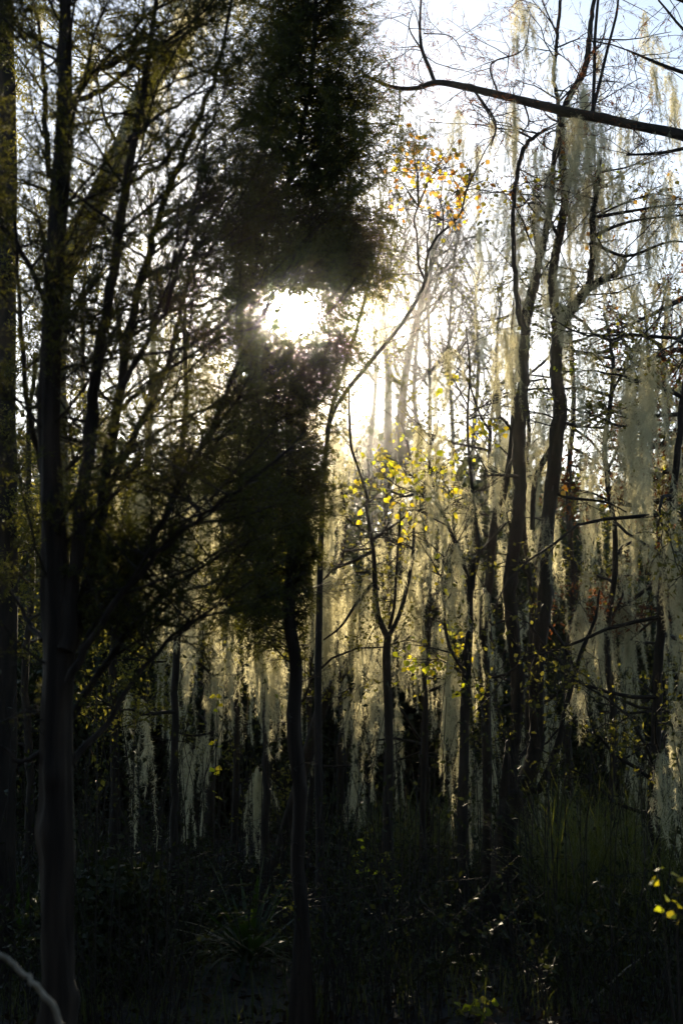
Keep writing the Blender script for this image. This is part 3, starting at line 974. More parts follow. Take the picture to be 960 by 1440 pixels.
# ================================================================== trees behind the left cedar
lt = thing('leaning_tree', base(84, 9.5), 'thick lichen-covered tree leaning right behind the left cedar', 'tree')
WSC[lt.name] = 0.85
rng = np.random.default_rng(41)
out = []
P, R = limb_mesh(lt, 'trunk', np.vstack([base(84, 9.5)[None], pxpath([(82, 1100), (80, 800), (76, 560), (82, 420), (106, 340), (140, 275), (172, 215), (205, 130), (245, 65), (290, 0), (330, -70)], 9.5)]), [52, 48, 44, 42, 40, 40, 36, 36, 36, 34, 32, 28], M['lichen_bark'], 6, 16, .12, 101)
trunk_spawn(rng, out, P, R, 30, .35, 1, (.4, 1.1), .012, TW, el=(.1, 1.0))
twigs_part(lt, out, M['twig'], 4)
fo = MB()
foliage(fo, [p for l_, p, r in out if l_ >= 1], rng, 60, (.02, .05), (.008, .018), .8, .3, .02)
fo.build('foliage', M['lichen_leaf'], lt, kind='stuff')
hang_moss(out, rng, .5, 'leaning', (.25, .8), (0, 1))

it = thing('shaggy_tree', base(6, 8.6), 'upright trunk shaggy with olive growth at the far left edge', 'tree')
out = []
P, R = limb_mesh(it, 'trunk', np.vstack([base(0, 8.6)[None], pxpath([(6, 1100), (10, 800), (8, 500), (12, 250), (8, 60), (10, -120)], 8.6)]), [36, 34, 32, 30, 28, 26, 20], M['bark'], 6, 12, .12, 103)
WSC[it.name] = .7
trunk_spawn(rng, out, P, R, 70, .25, 1, (.15, .5), .006, TW, el=(-.3, .6))
twigs_part(it, out, M['twig'], 3)
fo = MB()
foliage(fo, [p for l_, p, r in out], rng, 120, (.015, .045), (.006, .014), .9, .5, .03)
fo.build('foliage', M['lichen_leaf'], it, kind='stuff')
hang_moss(out, rng, .8, 'shaggy', (.2, .5), (0,))

# dark trunks standing in the middle distance
MID = [(245, 10.5, 17, 'straight dark trunk rising between the left cedar and the narrow cedar', [(246, 1150), (245, 1000), (252, 850), (250, 700), (262, 560), (258, 420)]),
       (372, 11.5, 18, 'dark trunk hung with moss just left of the narrow cedar trunk', [(374, 1180), (375, 1050), (372, 930), (364, 860), (372, 760), (368, 600)]),
       (332, 12.5, 15, 'thin shaded trunk two paces left of the narrow cedar', [(330, 1150), (334, 1000), (326, 850), (335, 700), (330, 560)]),
       (920, 9.6, 24, 'dark straight trunk near the right edge rising out of the reeds', [(922, 1230), (918, 1100), (925, 960), (932, 820), (945, 700), (960, 560), (985, 420)]),
       (600, 13.0, 13, 'thin mossy trunk behind the yellow leaves at centre', [(600, 1150), (596, 1000), (602, 860), (590, 740), (600, 660)]),
       (745, 12.6, 15, 'shaded trunk glimpsed between the two stems of the forked tree', [(745, 1150), (742, 1000), (748, 860), (735, 720), (742, 600), (735, 500)]),
       (860, 12.2, 16, 'crooked mid-distance trunk draped in moss right of the forked tree', [(858, 1150), (864, 1020), (852, 900), (866, 780), (850, 640), (862, 520), (850, 440)]),
       (480, 14.0, 16, 'moss-draped trunk standing in the misty glow left of the sapling', [(478, 1100), (482, 980), (474, 860), (484, 740), (478, 680)]),
       (160, 13.0, 20, 'moss-draped trunk half hidden behind the left cedar limbs', [(162, 1100), (158, 950), (168, 800), (160, 650), (172, 520), (165, 420)]),
       (40, 12.5, 18, 'moss-draped trunk left of the cedar trunk', [(42, 1100), (36, 950), (46, 800), (40, 640), (50, 500)]),
       (935, 13.5, 18, 'tall moss-draped tree farthest right in the middle distance', [(935, 1120), (930, 1000), (940, 860), (926, 720), (938, 600), (930, 500), (938, 420)]),
       (800, 15.0, 16, 'tall moss-draped tree behind the right stem of the forked tree', [(800, 1080), (796, 960), (806, 820), (798, 700), (806, 560), (800, 450), (806, 380)]),
       (690, 14.5, 14, 'moss-draped trunk behind the slim crooked tree', [(690, 1080), (694, 960), (686, 840), (694, 720), (688, 620), (694, 560)]),
       (545, 16.0, 14, 'faint misty trunk directly behind the wishbone sapling', [(545, 1060), (540, 940), (548, 820), (542, 720), (546, 680)]),
       (295, 14.5, 16, 'moss-draped trunk between the two cedars', [(296, 1080), (290, 960), (300, 820), (292, 700), (298, 600)]),
       (425, 13.2, 13, 'moss-draped trunk just right of the narrow cedar trunk', [(438, 1100), (434, 980), (440, 860), (432, 760), (436, 700)])]
def clear_front(q):
    x_, y_ = project(q)
    return q[1] > 10.8 or not (440 < x_ < 800)


MT = [dict(n=9, wig=.24, end=.12, trop=(0, 0, -.02), kids=(4, 7), ang=(.5, 1.1), ratio=(.3, .6), kr=.006, flat=.5, **{'from': .15}),
      dict(n=6, wig=.25, trop=(0, 0, .02), kids=(3, 6), ang=(.5, 1.1), ratio=(.3, .6), kr=.0025),
      dict(n=4, wig=.25)]
for i, (px, Y, wpx, lab, pts) in enumerate(MID):
    rng = np.random.default_rng(200 + i)
    t = thing('mossy_tree', base(px, Y), lab, 'tree', 'moss-draped trees of the middle distance')
    WSC[t.name] = .75
    out = []
    ws = np.linspace(wpx, wpx * .4, len(pts) + 1)
    P, R = limb_mesh(t, 'trunk', np.vstack([base(px, Y)[None], pxpath(pts, Y)]), ws, M['bark'], 6, 10, .1, 300 + i, .006)
    ztop = P[-1, 2]
    nl = 20 if px > 770 else 11
    for k in range(nl):
        f = rng.uniform(.24, 1) * (len(P) - 1)
        q = P[min(int(f), len(P) - 1)]
        a = rng.uniform(0, 2 * np.pi)
        e = rng.uniform(-.05, .5)
        lo = []
        grow(rng, lo, q, (math.cos(a) * math.cos(e), math.sin(a) * math.cos(e), math.sin(e)), rng.uniform(.7, 1.9), .016, MT)
        mb = MB()
        mb.tube(lo[0][1], lo[0][2], 6)
        mb.build('limb', M['bark'], t)
        out += lo
    twigs_part(t, out, M['twig'], 3, lvmin=1)
    fo = MB()
    foliage(fo, [p for l_, p, r in out if l_ >= 1], rng, (22 if px > 770 else 4) if px > 420 else 40, (.02, .05), (.012, .03), .9, .3, .03)
    fo.build('foliage', M['lichen_leaf'], t, kind='stuff')
    hang_moss(out, rng, .5 if px > 420 else (.3 if px > 220 else .6), 'mid%d' % i, (.25, 1.1), (0, 1), wf=1.0, keep=lambda q: clear_front(q))

# tree with yellow-green leaves at the right edge
yt = thing('leafy_tree', base(1010, 12.5), 'tree at the right edge whose curving dark boughs carry yellow-green leaves', 'tree')
WSC[yt.name] = 0.8
rng = np.random.default_rng(51)
out = []
limb_mesh(yt, 'trunk', np.vstack([base(1005, 12.5)[None], pxpath([(1000, 1100), (990, 900), (975, 780), (985, 600), (1000, 420), (1010, 300)], 12.5)]), [40, 34, 30, 28, 24, 18, 10], M['bark'], 6, 12, .1, 121)
for pts, ws in (([(980, 790), (955, 720), (930, 705), (900, 712), (860, 705), (830, 692)], [20, 16, 12, 9, 6, 3]), ([(985, 600), (950, 618), (910, 630), (875, 632), (850, 628)], [16, 12, 10, 7, 3]), ([(990, 560), (960, 495), (930, 500), (900, 508), (870, 520), (820, 505)], [14, 11, 9, 7, 5, 2]),
                ([(980, 640), (940, 660), (905, 680), (885, 660), (865, 635)], [10, 8, 7, 5, 3]), ([(992, 540), (950, 545), (915, 565), (880, 560)], [9, 7, 5, 3]), ([(1002, 400), (950, 425), (900, 450), (850, 470)], [12, 9, 6, 3]), ([(978, 770), (940, 800), (900, 835), (850, 870), (800, 920)], [10, 8, 7, 5, 3]),
                ([(988, 860), (950, 850), (920, 870), (880, 905)], [8, 7, 5, 3])):
    p_, r_ = limb_mesh(yt, 'limb', pxpath(pts, 12.5), ws, M['bark'], 5, 8, .1, int(pts[1][1]))
    trunk_spawn(rng, out, p_, r_, 9, .2, 1, (.3, .8), .007, TW, el=(-.3, .8))
    hang_moss([(0, p_, r_)], rng, .2 if pts[0][1] > 620 else .4, 'leafy', (.25, 1.0), (0,), wf=1.0)
for (ax, ay, tx, ty, nn, sg) in ((930, 500, 940, 520, 30, .14), (900, 508, 905, 535, 24, .14), (915, 565, 950, 555, 26, .14), (885, 560, 880, 580, 20, .12), (950, 618, 945, 610, 16, .12), (905, 680, 925, 670, 34, .14), (940, 660, 950, 660, 26, .12), (910, 630, 920, 690, 20, .12), (870, 520, 880, 500, 10, .1), (860, 705, 850, 690, 8, .1)):
    leafy_cluster(yt, rng, out, at(ax, ay, 12.5), at(tx, ty, 12.5 + rng.uniform(-.4, .4)), nn, ['lime', 'olive', 'olive', 'yellow'], sg, (.6, 1.1))
twigs_part(yt, out, M['twig'], 4)
fo = MB()
foliage(fo, [p for l_, p, r in out if l_ >= 1], rng, 30, (.03, .08), (.01, .025), .8, .3, .03)
fo.build('foliage', M['rust'], yt, kind='stuff')
hang_moss(out, rng, .3, 'leafy', (.25, .9), (0,), wf=1.1)

# ================================================================== bare tall trees in the mist
FAR = [(545, 27, 16, [(543, 800), (545, 640), (545, 520), (540, 440), (548, 380), (550, 330)]), (566, 31, 20, [(560, 800), (562, 640), (566, 560), (578, 480), (600, 400), (610, 340)]), (606, 26, 9, [(602, 800), (604, 640), (604, 520), (602, 420), (606, 350)]),
       (634, 28, 9, [(636, 800), (636, 600), (630, 520), (634, 420), (640, 340)]), (520, 30, 10, [(524, 800), (520, 640), (528, 540), (526, 440), (540, 390)]), (585, 34, 11, [(586, 800), (588, 640), (582, 540), (590, 430), (586, 370)]),
       (660, 32, 10, [(668, 800), (664, 640), (672, 520), (668, 420), (676, 370)]), (700, 30, 11, [(702, 800), (704, 640), (698, 500), (706, 400)]), (900, 26, 14, [(905, 800), (900, 640), (910, 500), (905, 420)]), (330, 28, 14, [(335, 800), (330, 640), (338, 500), (332, 380), (340, 250)]), (210, 27, 14, [(212, 800), (208, 640), (216, 500), (210, 360), (214, 250)]), (120, 29, 14, [(118, 800), (122, 640), (116, 480), (124, 300)])]
FT = [dict(n=7, wig=.14, trop=(0, 0, .06), kids=(5, 8), ang=(.4, .9), ratio=(.3, .6), kr=.018, **{'from': .15}),
      dict(n=5, wig=.18, trop=(0, 0, .04), kids=(3, 5), ang=(.5, .9), ratio=(.3, .6), kr=.009), dict(n=4, wig=.2)]
fl = ['pale bare tree with forking limbs in the mist, leftmost but one of the sunlit group', 'stoutest bare tree in the mist, its limbs spreading to the right', 'very thin upright bare tree right of the stout misty one', 'thin bare tree in the mist above the yellow leaves', 'bare tree in the mist beside the curving orange-leaved tree',
      'slim bare tree standing farthest back in the mist', 'bare misty tree behind the slender yellow-leaved tree', 'bare misty tree just left of the forked tree stems', 'bare tree showing between boughs at the far right', 'bare tree behind the crown of the narrow cedar', 'bare tree seen between the upper limbs of the left cedar', 'bare tree seen just right of the left cedar trunk']
for i, (px, Y, wpx, pts) in enumerate(FAR):
    rng = np.random.default_rng(400 + i)
    t = thing('bare_tree', base(px, Y), fl[i], 'tree', 'bare trees in the misty background')
    P, R = limb_mesh(t, 'trunk', np.vstack([base(px, Y)[None], pxpath(pts, Y)]), np.linspace(wpx, wpx * .25, len(pts) + 1), M['pale_bark'], 5, 8, .08, 500 + i)
    out = []
    trunk_spawn(rng, out, P, R, 20, .45, 1, (1.0, 2.6), .035, FT, el=(.4, 1.1))
    twigs_part(t, out, M['pale_bark'], 3, name='branches')
    if i in (3, 6, 9, 11):
        fo = MB()
        foliage(fo, [p for l_, p, r in out if l_ >= 2], rng, 1.4, (.08, .16), (.05, .10), .8, .2, .1)
        fo.build('foliage', M['lichen_leaf'], t, kind='stuff')

# ================================================================== thicket, far forest
def bush_mesh(seed, rx, ry, h, nclump, per, leaf):
    rg = np.random.default_rng(seed)
    fo, st = MB(), MB()
    for k in range(nclump):
        u = rg.normal(size=3)
        u /= np.linalg.norm(u)
        rr = rg.random() ** .4
        c = np.array((u[0] * rx * rr, u[1] * ry * rr, h * (.5 + .48 * u[2] * rr)))
        sg = rg.uniform(.10, .24) * h * .4
        C = c + rg.normal(size=(per, 3)) * sg
        C = C[C[:, 2] > 0]
        fo.blades(C, rg.normal(size=(len(C), 3)) + np.array((0, 0, -.4)), rg.uniform(*leaf, len(C)), rg.uniform(.4, .65, len(C)) * leaf[1], rg)
        if k % 4 == 0:
            q = catmull([(rg.normal() * .12, rg.normal() * .12, -.1), (c[0] * .4, c[1] * .4, c[2] * .5), c], 3)
            st.tube(q, np.linspace(.022, .005, len(q)), 4)
    return fo, st


BUSH = []
for s, rx, ry, h, nc, per, lf in ((1, 1.1, .9, 2.9, 90, 70, (.07, .13)), (2, 1.3, 1.0, 3.5, 110, 70, (.07, .14)), (3, .9, .8, 2.2, 80, 70, (.06, .12)), (4, .5, .5, .9, 40, 50, (.04, .08)), (5, .6, .5, .6, 40, 50, (.035, .07))):
    f_, s_ = bush_mesh(s, rx, ry, h, nc, per, lf)
    BUSH.append((f_.mesh('foliage', M['shrub']), s_.mesh('stem', M['twig'])))


def bush(kind, x, y, sc, rz, name, label, cat, group):
    t = thing(name, (x, y, float(gz(x, y)) - .03), label, cat, group)
    t.rotation_euler = (0, 0, rz)
    t.scale = (sc, sc, sc * (1 + .15 * math.sin(x * 7)))
    for me, nm in zip(BUSH[kind], ('foliage', 'stem')):
        ob = bpy.data.objects.new(nm, me)
        ob.parent = t
        if nm == 'foliage':
            ob['kind'] = 'stuff'
        COL.objects.link(ob)
    return t


rng = np.random.default_rng(61)
for i in range(44):
    Y = rng.uniform(17.5, 25)
    px = -150 + 1260 * ((i * .618) % 1)
    p = at(px, 900, Y)
    bush(i % 3, p[0], Y, (1.5 + (Y - 11) * .287) / (2.9, 3.5, 2.2)[i % 3] * rng.uniform(.8, 1.05), rng.uniform(0, 6), 'thicket_shrub', 'tall dark shrub in the shaded thicket behind the hanging moss', 'shrub', 'tall shrubs of the background thicket')
for i in range(18):
    Y = rng.uniform(8.6, 14)
    px = -40 + 1040 * ((i * .618 + .3) % 1)
    if 480 < px < 700 and Y > 9.5 and Y < 12.5:
        continue
    p = at(px, 1200, Y)
    bush(3 + i % 2, p[0], Y, rng.uniform(.5, 1.0), rng.uniform(0, 6), 'low_shrub', 'low dark leafy shrub on the shaded forest floor', 'shrub', 'low shrubs on the forest floor')


def forest_wall(name, cx, cy, w_, d_, hfun, n, leaf, seed, arc=None):
    rg = np.random.default_rng(seed)
    mb = MB()
    ncl = n // 40
    for k in range(ncl):
        u = rg.uniform(-1, 1)
        x, y = cx + u * w_, cy + rg.uniform(-d_, d_)
        if arc:
            a = rg.uniform(*arc)
            rr = w_ + rg.uniform(-d_, d_)
            x, y = cx + rr * math.cos(a), cy + rr * math.sin(a)
        H = hfun(x, y)
        z = H * rg.random() ** .8
        C = np.array((x, y, z)) + rg.normal(size=(40, 3)) * np.array((.7, .7, .45))
        C[:, 2] = np.maximum(C[:, 2], .05)
        mb.blades(C, rg.normal(size=(40, 3)), rg.uniform(*leaf, 40), rg.uniform(.5, .8, 40) * leaf[1], rg)
    return mb.build(name, M['far'], kind='stuff')


def wall_h(x, y):
    return 12.2 + 1.3 * math.sin(x * .37 + 1) + .9 * math.sin(x * .93) + .5 * math.sin(x * 2.1)


forest_wall('far_forest', 0, 60, 34, 4, wall_h, 110000, (.22, .45), 71)
forest_wall('unseen_rear_forest', 0, 0, 17, 4, lambda x, y: 9.0 + math.sin(x) + math.sin(y * .7), 60000, (.25, .5), 73, arc=(math.pi * .93, math.pi * 2.07))  # unseen trees behind the camera, added to block sky light and darken the trunks

# ================================================================== ground cover
rng = np.random.default_rng(81)
lt_ = MB()
N = 26000
x = rng.uniform(-6, 6, N)
y = 7 + 12 * rng.random(N) ** 1.5
C = np.stack([x, y, gz(x, y) + rng.uniform(.002, .04, N)], 1)
D = rng.normal(size=(N, 3)) * np.array((1, 1, .35))
lt_.blades(C, D, rng.uniform(.03, .09, N), rng.uniform(.015, .04, N), rng)
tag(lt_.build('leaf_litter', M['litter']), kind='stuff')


def blade_strip(mb, p, a, h, w0, bend, rng, n=6):
    t = np.linspace(0, 1, n)
    d = np.array((math.cos(a), math.sin(a), 0))
    s = np.array((-math.sin(a), math.cos(a), 0))
    s = nrm(s + d * rng.uniform(-.8, .8))
    P = np.asarray(p) + d * (bend * h * t ** 2.2)[:, None] + np.array((0, 0, 1)) * (h * (t - bend * .45 * t ** 3))[:, None]
    W = w0 * (1 - t ** 1.6) * .5 + .0004
    V = np.stack([P - s * W[:, None], P + s * W[:, None]], 1).reshape(-1, 3)
    i = np.arange(n - 1) * 2
    mb.add(V, None, np.stack([i, i + 1, i + 3, i + 2], -1))


ug, us = MB(), MB()
for k in range(3200):
    Y = 7.3 + 8 * rng.random() ** 1.3
    upx = rng.uniform(-80, 1040)
    if (270 < upx < 430 and Y < 9.3) or (620 < upx < 720 and Y < 8.2):
        continue
    p = at(upx, 1200, Y)
    b_ = np.array((p[0], Y, float(gz(p[0], Y)) - .02))
    h = rng.uniform(.15, .75) if k % 6 else rng.uniform(.8, 2.0)
    d_ = rng.normal(size=2) * .35 * h
    if h > .75:
        d_ *= .35
    q = np.array([b_, b_ + (d_[0] * .3, d_[1] * .3, h * .6), b_ + (d_[0], d_[1], h), b_ + (d_[0] * 1.8, d_[1] * 1.8, h * rng.uniform(.7, 1.1))])
    us.tube(q, np.linspace(.004, .0012, 4), 3)
    C, D_ = sample_poly([q[1:]], 16 / max(h, .3), rng)
    if len(C) and rng.random() < .75:
        ug.blades(C, D_ + rng.normal(size=C.shape) * .9, rng.uniform(.02, .055, len(C)), rng.uniform(.01, .028, len(C)), rng)
tag(ug.build('undergrowth', M['shrub']), kind='stuff')
tag(us.build('undergrowth_stems', M['twig']), kind='stuff')
gr, rd = MB(), MB()
for k in range(5200):
    Y = 7.4 + 7 * rng.random() ** 1.3
    px = rng.uniform(-60, 1020)
    p = at(px, 1200, Y)
    blade_strip(gr, (p[0], Y, float(gz(p[0], Y)) - .02), rng.uniform(0, 6.28), rng.uniform(.10, .38), rng.uniform(.003, .007), rng.uniform(.1, .9), rng, 5)
tag(gr.build('ground_grass', M['reed']), kind='stuff')
for k in range(2600):
    if rng.random() < .6:
        px, Y = rng.normal(850, 80), rng.uniform(9.6, 13)
        if px < 760:
            Y += 2.5
    else:
        px, Y = rng.normal(590, 60), rng.uniform(12.2, 14.5)
    p = at(px, 1200, Y)
    blade_strip(rd, (p[0], Y, float(gz(p[0], Y)) - .02), rng.uniform(0, 6.28), rng.uniform(.5, 1.25), rng.uniform(.008, .016), rng.uniform(.15, .8), rng, 7)
for k in range(1100):
    px, Y = 765 + abs(rng.normal(0, 110)), rng.uniform(8.8, 11)
    p = at(px, 1200, Y)
    blade_strip(rd, (p[0], Y, float(gz(p[0], Y)) - .02), rng.uniform(0, 6.28), rng.uniform(.5, 1.5), rng.uniform(.006, .013), rng.uniform(.05, .9), rng, 7)
tag(rd.build('tall_reeds', M['reed']), kind='stuff')

# yuccas
def yucca(px, Y, n, L, label, seed):
    rg = np.random.default_rng(seed)
    b = base(px, Y)
    b[2] = float(gz(b[0], Y))
    t = thing('yucca', b, label, 'yucca')
    meshes = []
    for j in range(6):
        mb = MB()
        nseg = 8
        tt = np.linspace(0, 1, nseg)
        bend = (.05, .2, .35, .5, .1, .65)[j]
        ln = L * (1, .95, 1.05, .9, 1.1, .85)[j]
        P = np.stack([np.zeros(nseg), ln * tt, -bend * ln * tt ** 2.4], 1)
        W = .5 * .032 * np.interp(tt, [0, .15, .55, .9, 1], [.6, .8, 1, .45, .03])
        V = np.stack([P + np.stack([-W, 0 * W, W * .35], 1), P, P + np.stack([W, 0 * W, W * .35], 1)], 1).reshape(-1, 3)
        i = np.arange(nseg - 1)[:, None] * 3 + np.array([[0, 1]])
        i = i.ravel()
        mb.add(V, None, np.stack([i, i + 1, i + 4, i + 3], -1))
        meshes.append(mb.mesh('leaf', M['yucca']))
    for k in range(n):
        el = (1.45 - 1.5 * (k / n) ** .8) + rg.normal() * .2
        a = k * 2.39996 + rg.normal() * .45
        d = Vector((math.cos(a) * math.cos(el), math.sin(a) * math.cos(el), math.sin(el)))
        ob = bpy.data.objects.new('leaf', meshes[rg.integers(6) if el < 1.0 else (0, 4)[rg.integers(2)]])
        ob.rotation_mode = 'QUATERNION'
        ob.rotation_quaternion = d.to_track_quat('Y', 'Z')
        s = rg.uniform(.5, 1.15)
        ob.scale = (rg.uniform(.7, 1.2), s, s * rg.uniform(.6, 1.9))
        ob.location = (math.cos(a) * .03, math.sin(a) * .03, .05 + .08 * rg.random())
        ob.parent = t
        COL.objects.link(ob)
    return t


yucca(352, 8.7, 70, .50, 'dark spiky yucca on the forest floor below the narrow cedar', 1)
yucca(38, 9.4, 40, .55, 'small spiky yucca at far left behind the cedar trunk', 2)

# leafy seedlings and sprigs
def seedling(name, px, py, Y, h, n, kinds, label, cat, size, spread, seed):
    rg = np.random.default_rng(seed)
    tip = at(px, py, Y)
    b = np.array((tip[0] + rg.normal() * .05, Y + .03, 0))
    b[2] = float(gz(b[0], b[1])) - .03
    t = thing(name, b, label, cat)
    out = []
    for k in range(max(2, n // 7)):
        e = tip + rg.normal(size=3) * spread
        q = catmull([b, (b + e) / 2 + rg.normal(size=3) * .04, e], 4)
        out.append((0, q, np.linspace(.006, .0015, len(q))))
        pts = []
        for j in range(7):
            f = rg.uniform(.84 if Y < 6 else .6, 1) * (len(q) - 1)
            i = min(int(f), len(q) - 2)
            pts.append(q[i] + (q[i + 1] - q[i]) * (f - i) + rg.normal(size=3) * .015)
        put_leaves(t, pts, kinds, rg, size, .25)
    twigs_part(t, out, M['twig'], 4, name='stem')


seedling('seedling', 668, 1405, 7.6, .3, 28, ['lime', 'olive'], 'low green-leaved seedling at the bottom edge right of centre', 'seedling', (.6, 1.1), .045, 3)
seedling('seedling', 520, 1182, 10.2, .5, 28, ['olive', 'lime'], 'small seedling with lit yellow-green leaves left of the slender tree', 'seedling', (.5, .9), .10, 4)
seedling('seedling', 412, 1225, 9.2, .5, 18, ['olive', 'yellow'], 'small seedling with pale lit leaves beside the narrow cedar trunk', 'seedling', (.4, .75), .06, 5)
seedling('seedling', 945, 1205, 5.0, .5, 21, ['lime', 'yellow'], 'blurred sprig of yellow leaves at the right edge near the camera', 'sprig', (.35, .6), .05, 6)
seedling('seedling', 306, 966, 10.8, .5, 14, ['yellow', 'lime'], 'tall thin seedling with yellow leaves right of the left cedar', 'seedling', (.6, 1.0), .05, 7)

# bent vine near the lens at the bottom left, fallen sticks
mb = MB()
vb = at(98, 1475, 4.0)
P = catmull(pxpath([(165, 1890), (138, 1700), (108, 1530), (82, 1432), (55, 1390), (28, 1364), (0, 1343), (-40, 1325), (-100, 1330), (-150, 1420), (-180, 1600), (-190, 1890)], 4.0), 6)
P = P + np.random.default_rng(4).normal(size=P.shape) * .0025
mb.tube(P, np.linspace(.010, .006, len(P)), 10, .12, 3)
tag(mb.build('bent_vine', M['vine'], origin=tuple(P[0])), 'pale bent vine arching out of focus across the bottom left corner', 'vine')
mb = MB()
q = catmull(pxpath([(455, 985), (475, 955), (500, 915), (520, 890)], 12.2), 5)
q = np.vstack([np.array((q[0][0] - .5, 12.2, .0))[None], q])
mb.tube(q, np.linspace(.05, .025, len(q)), 10, .1, 4)
tag(mb.build('fallen_branch', M['bark'], origin=tuple(q[0])), 'dark branch leaning diagonally left of the wishbone sapling', 'branch')
mb = MB()
q = catmull(pxpath([(880, 1362), (897, 1350), (916, 1337)], 8.2), 4)
b_ = np.array((q[0][0] - .25, 8.2, float(gz(q[0][0] - .25, 8.2)) - .02))
q = np.vstack([b_[None], q])
mb.tube(q, np.linspace(.006, .003, len(q)), 6, .05, 5)
tag(mb.build('dead_stick', M['vine'], origin=tuple(q[0])), 'pale dead stick poking up from the undergrowth at lower right', 'stick')

# ================================================================== hang the moss
HOST = {'forked': 'on the forked tree', 'crooked': 'on the slim crooked tree', 'slender': 'on the slender yellow-leaved tree', 'sapling': 'on the wishbone sapling',
        'curving': 'on the curving orange-leaved tree', 'overhang': 'from the limb across the sky', 'leaning': 'on the leaning lichened tree', 'shaggy': 'on the shaggy left-edge trunk', 'leafy': 'on the right-edge leafy boughs'}
PH = ['on the straight trunk between cedars', 'left of the narrow cedar', 'on the thin trunk between cedars', 'on the right-edge straight trunk', 'behind the centre yellow leaves',
      'between the forked stems', 'right of the forked tree', 'left of the wishbone sapling', 'behind the left cedar', 'left of the left cedar', 'on the farthest right tree', 'behind the right stem',
      'behind the slim crooked tree', 'behind the wishbone sapling', 'far back between the cedars', 'right of the narrow cedar']
for i, p in enumerate(PH):
    HOST['mid%d' % i] = p
rng = np.random.default_rng(91)
items = []
for p, L, wf, host in MOSS_ANCH:
    px, py = project(p)
    vis = -20 < px < 980 and -60 < py < 1400
    prio = L * wf / p[1] * (1 if vis else .01) * (1.6 if host in ('forked', 'slender', 'sapling', 'overhang', 'crooked') else 1) * (.6 if px < 230 else 1)
    items.append((prio, p, L, wf, host))
items.sort(key=lambda t: -t[0])
REST = []
MOSS_OBS = {}
n_rest = len(items) - 296
keep_p = min(1.0, MOSS_REST / max(n_rest, 1))
big = [t for t in items if rng.random() < ((.62 if project(t[1])[0] > 735 and project(t[1])[1] < 660 else (.75 if 235 < project(t[1])[0] < 480 else .45)) if t[4][:3] == 'mid' or t[4] == 'leafy' else 1)][:296]
chosen = set(id(t) for t in big)
items = big + [t for t in items if id(t) not in chosen]
for k, (prio, p, L, wf, host) in enumerate(items):
    if k >= 296 and rng.random() > keep_p:
        continue
    cand = sorted(range(len(MOSS_VAR)), key=lambda j: abs(math.log(MOSS_VAR[j][0] / L)) + rng.random() * .25 + .15 * abs(MOSS_VAR[j][1] / MOSS_VAR[j][0] - .14))
    L0, w0, me, V = MOSS_VAR[cand[0]]
    sz = L / L0
    sx = (.6 + .4 * sz) * wf * .8
    a = rng.uniform(0, 6.28)
    if k < 296:
        ob = bpy.data.objects.new('spanish_moss', me)
        ob.location = [float(v) for v in p]
        ob.rotation_euler = (rng.normal() * .04, rng.normal() * .04, a)
        ob.scale = (sx, sx, sz)
        COL.objects.link(ob)
        kind = 'long tapering' if L > .75 else ('short wispy' if L < .42 else 'shaggy')
        px, py = project(p)
        hi = 'high' if py < 560 else ('low' if py > 880 else 'midway')
        MOSS_OBS.setdefault((kind, hi, host), []).append((px, ob))
    else:
        REST.append((p, a, (sx, sx, sz), cand[0]))
ORD = ['leftmost', 'second from left', 'third from left', 'fourth from left', 'fifth from left', 'sixth from left', 'seventh from left', 'eighth from left']
for (kind, hi, host), lst in MOSS_OBS.items():
    lst.sort(key=lambda t: t[0])
    for j, (px, ob) in enumerate(lst):
        lab = '%s Spanish moss hanging %s %s' % (kind, hi, HOST[host])
        if 1 < len(lst) <= 8:
            lab += ', ' + ORD[j]
        tag(ob, lab, 'spanish moss', 'Spanish moss ' + HOST[host])
print('MOSS', len(items), 'rest', len(REST))
# the many further strands: one piece of stuff, strands placed on points by geometry nodes
src = bpy.data.collections.new('moss_strand_shapes')
for j, (L0, w0, me, V) in enumerate(MOSS_VAR):
    src.objects.link(bpy.data.objects.new('moss_strand_%02d' % j, me))
pm = bpy.data.meshes.new('moss_curtain')
pm.vertices.add(len(REST))
pm.vertices.foreach_set('co', np.array([r[0] for r in REST], np.float32).ravel())
for nm, ty, data, fld in (('rot', 'FLOAT_VECTOR', [(0, 0, r[1]) for r in REST], 'vector'), ('scl', 'FLOAT_VECTOR', [r[2] for r in REST], 'vector'), ('pick', 'INT', [r[3] for r in REST], 'value')):
    at_ = pm.attributes.new(nm, ty, 'POINT')
    at_.data.foreach_set(fld, np.array(data, np.int32 if ty == 'INT' else np.float32).ravel())
mc = bpy.data.objects.new('moss_curtain', pm)
COL.objects.link(mc)
ng = bpy.data.node_groups.new('moss_curtain', 'GeometryNodeTree')
ng.interface.new_socket('Geometry', in_out='INPUT', socket_type='NodeSocketGeometry')
ng.interface.new_socket('Geometry', in_out='OUTPUT', socket_type='NodeSocketGeometry')
gi, go = ng.nodes.new('NodeGroupInput'), ng.nodes.new('NodeGroupOutput')
ci = ng.nodes.new('GeometryNodeCollectionInfo')
ci.inputs['Collection'].default_value = src
ci.inputs['Separate Children'].default_value = True
ci.inputs['Reset Children'].default_value = True
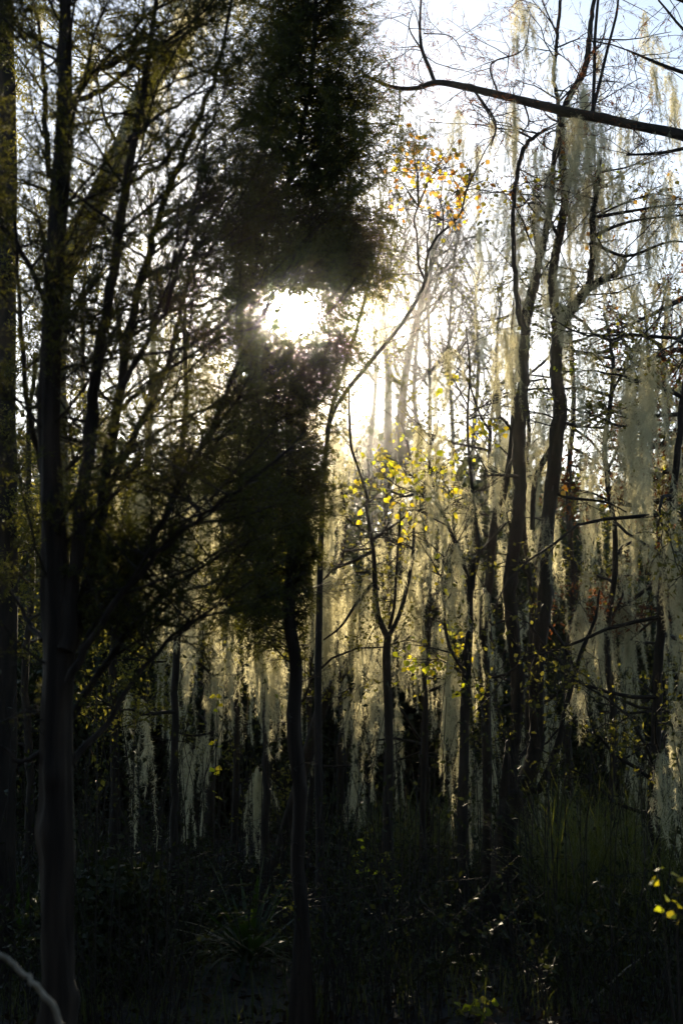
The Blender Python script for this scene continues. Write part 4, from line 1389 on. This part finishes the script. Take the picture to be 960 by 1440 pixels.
ip = ng.nodes.new('GeometryNodeInstanceOnPoints')
ip.inputs['Pick Instance'].default_value = True
for nm, ty, sock in (('rot', 'FLOAT_VECTOR', 'Rotation'), ('scl', 'FLOAT_VECTOR', 'Scale'), ('pick', 'INT', 'Instance Index')):
    na = ng.nodes.new('GeometryNodeInputNamedAttribute')
    na.data_type = ty
    na.inputs['Name'].default_value = nm
    outp = [o_ for o_ in na.outputs if o_.enabled and o_.name == 'Attribute'][0]
    if nm == 'rot':
        er = ng.nodes.new('FunctionNodeEulerToRotation')
        ng.links.new(outp, er.inputs[0])
        outp = er.outputs[0]
    ng.links.new(outp, ip.inputs[sock])
ng.links.new(gi.outputs[0], ip.inputs['Points'])
ng.links.new(ci.outputs[0], ip.inputs['Instance'])
ng.links.new(ip.outputs[0], go.inputs[0])
mo = mc.modifiers.new('moss_curtain', 'NODES')
mo.node_group = ng
tag(mc, kind='stuff')

# ================================================================== haze
hm, n, l = mat_new('haze_air')
pv = n.new('ShaderNodeVolumePrincipled')
pv.inputs['Color'].default_value = (.98, .97, .95, 1)
pv.inputs['Density'].default_value = HAZE_DENSITY
pv.inputs['Anisotropy'].default_value = HAZE_G
o = n.new('ShaderNodeOutputMaterial')
l.new(pv.outputs[0], o.inputs['Volume'])
zt = 17.0
hb = MB()
hx = 340
v = [(sx * hx, sy_ * hx + 10, z) for z in (-1.2, zt) for sy_ in (-1, 1) for sx in (-1, 1)]
hb.add(v, None, [(0, 2, 3, 1), (4, 5, 7, 6), (0, 1, 5, 4), (2, 6, 7, 3), (0, 4, 6, 2), (1, 3, 7, 5)])
if HAZE_DENSITY > 0:
    tag(hb.build('haze', hm, smooth=False), kind='stuff')

for r_ in ROOTS:
    if '_o' in r_:
        del r_['_o']
tri = 0
seen = set()
for o_ in COL.objects:
    if o_.type == 'MESH' and o_.data.name not in seen:
        seen.add(o_.data.name)
        tri += sum(1 for _ in ()) + len(o_.data.loops) - 2 * len(o_.data.polygons)
print('TRIS', tri, 'OBJECTS', len(COL.objects))
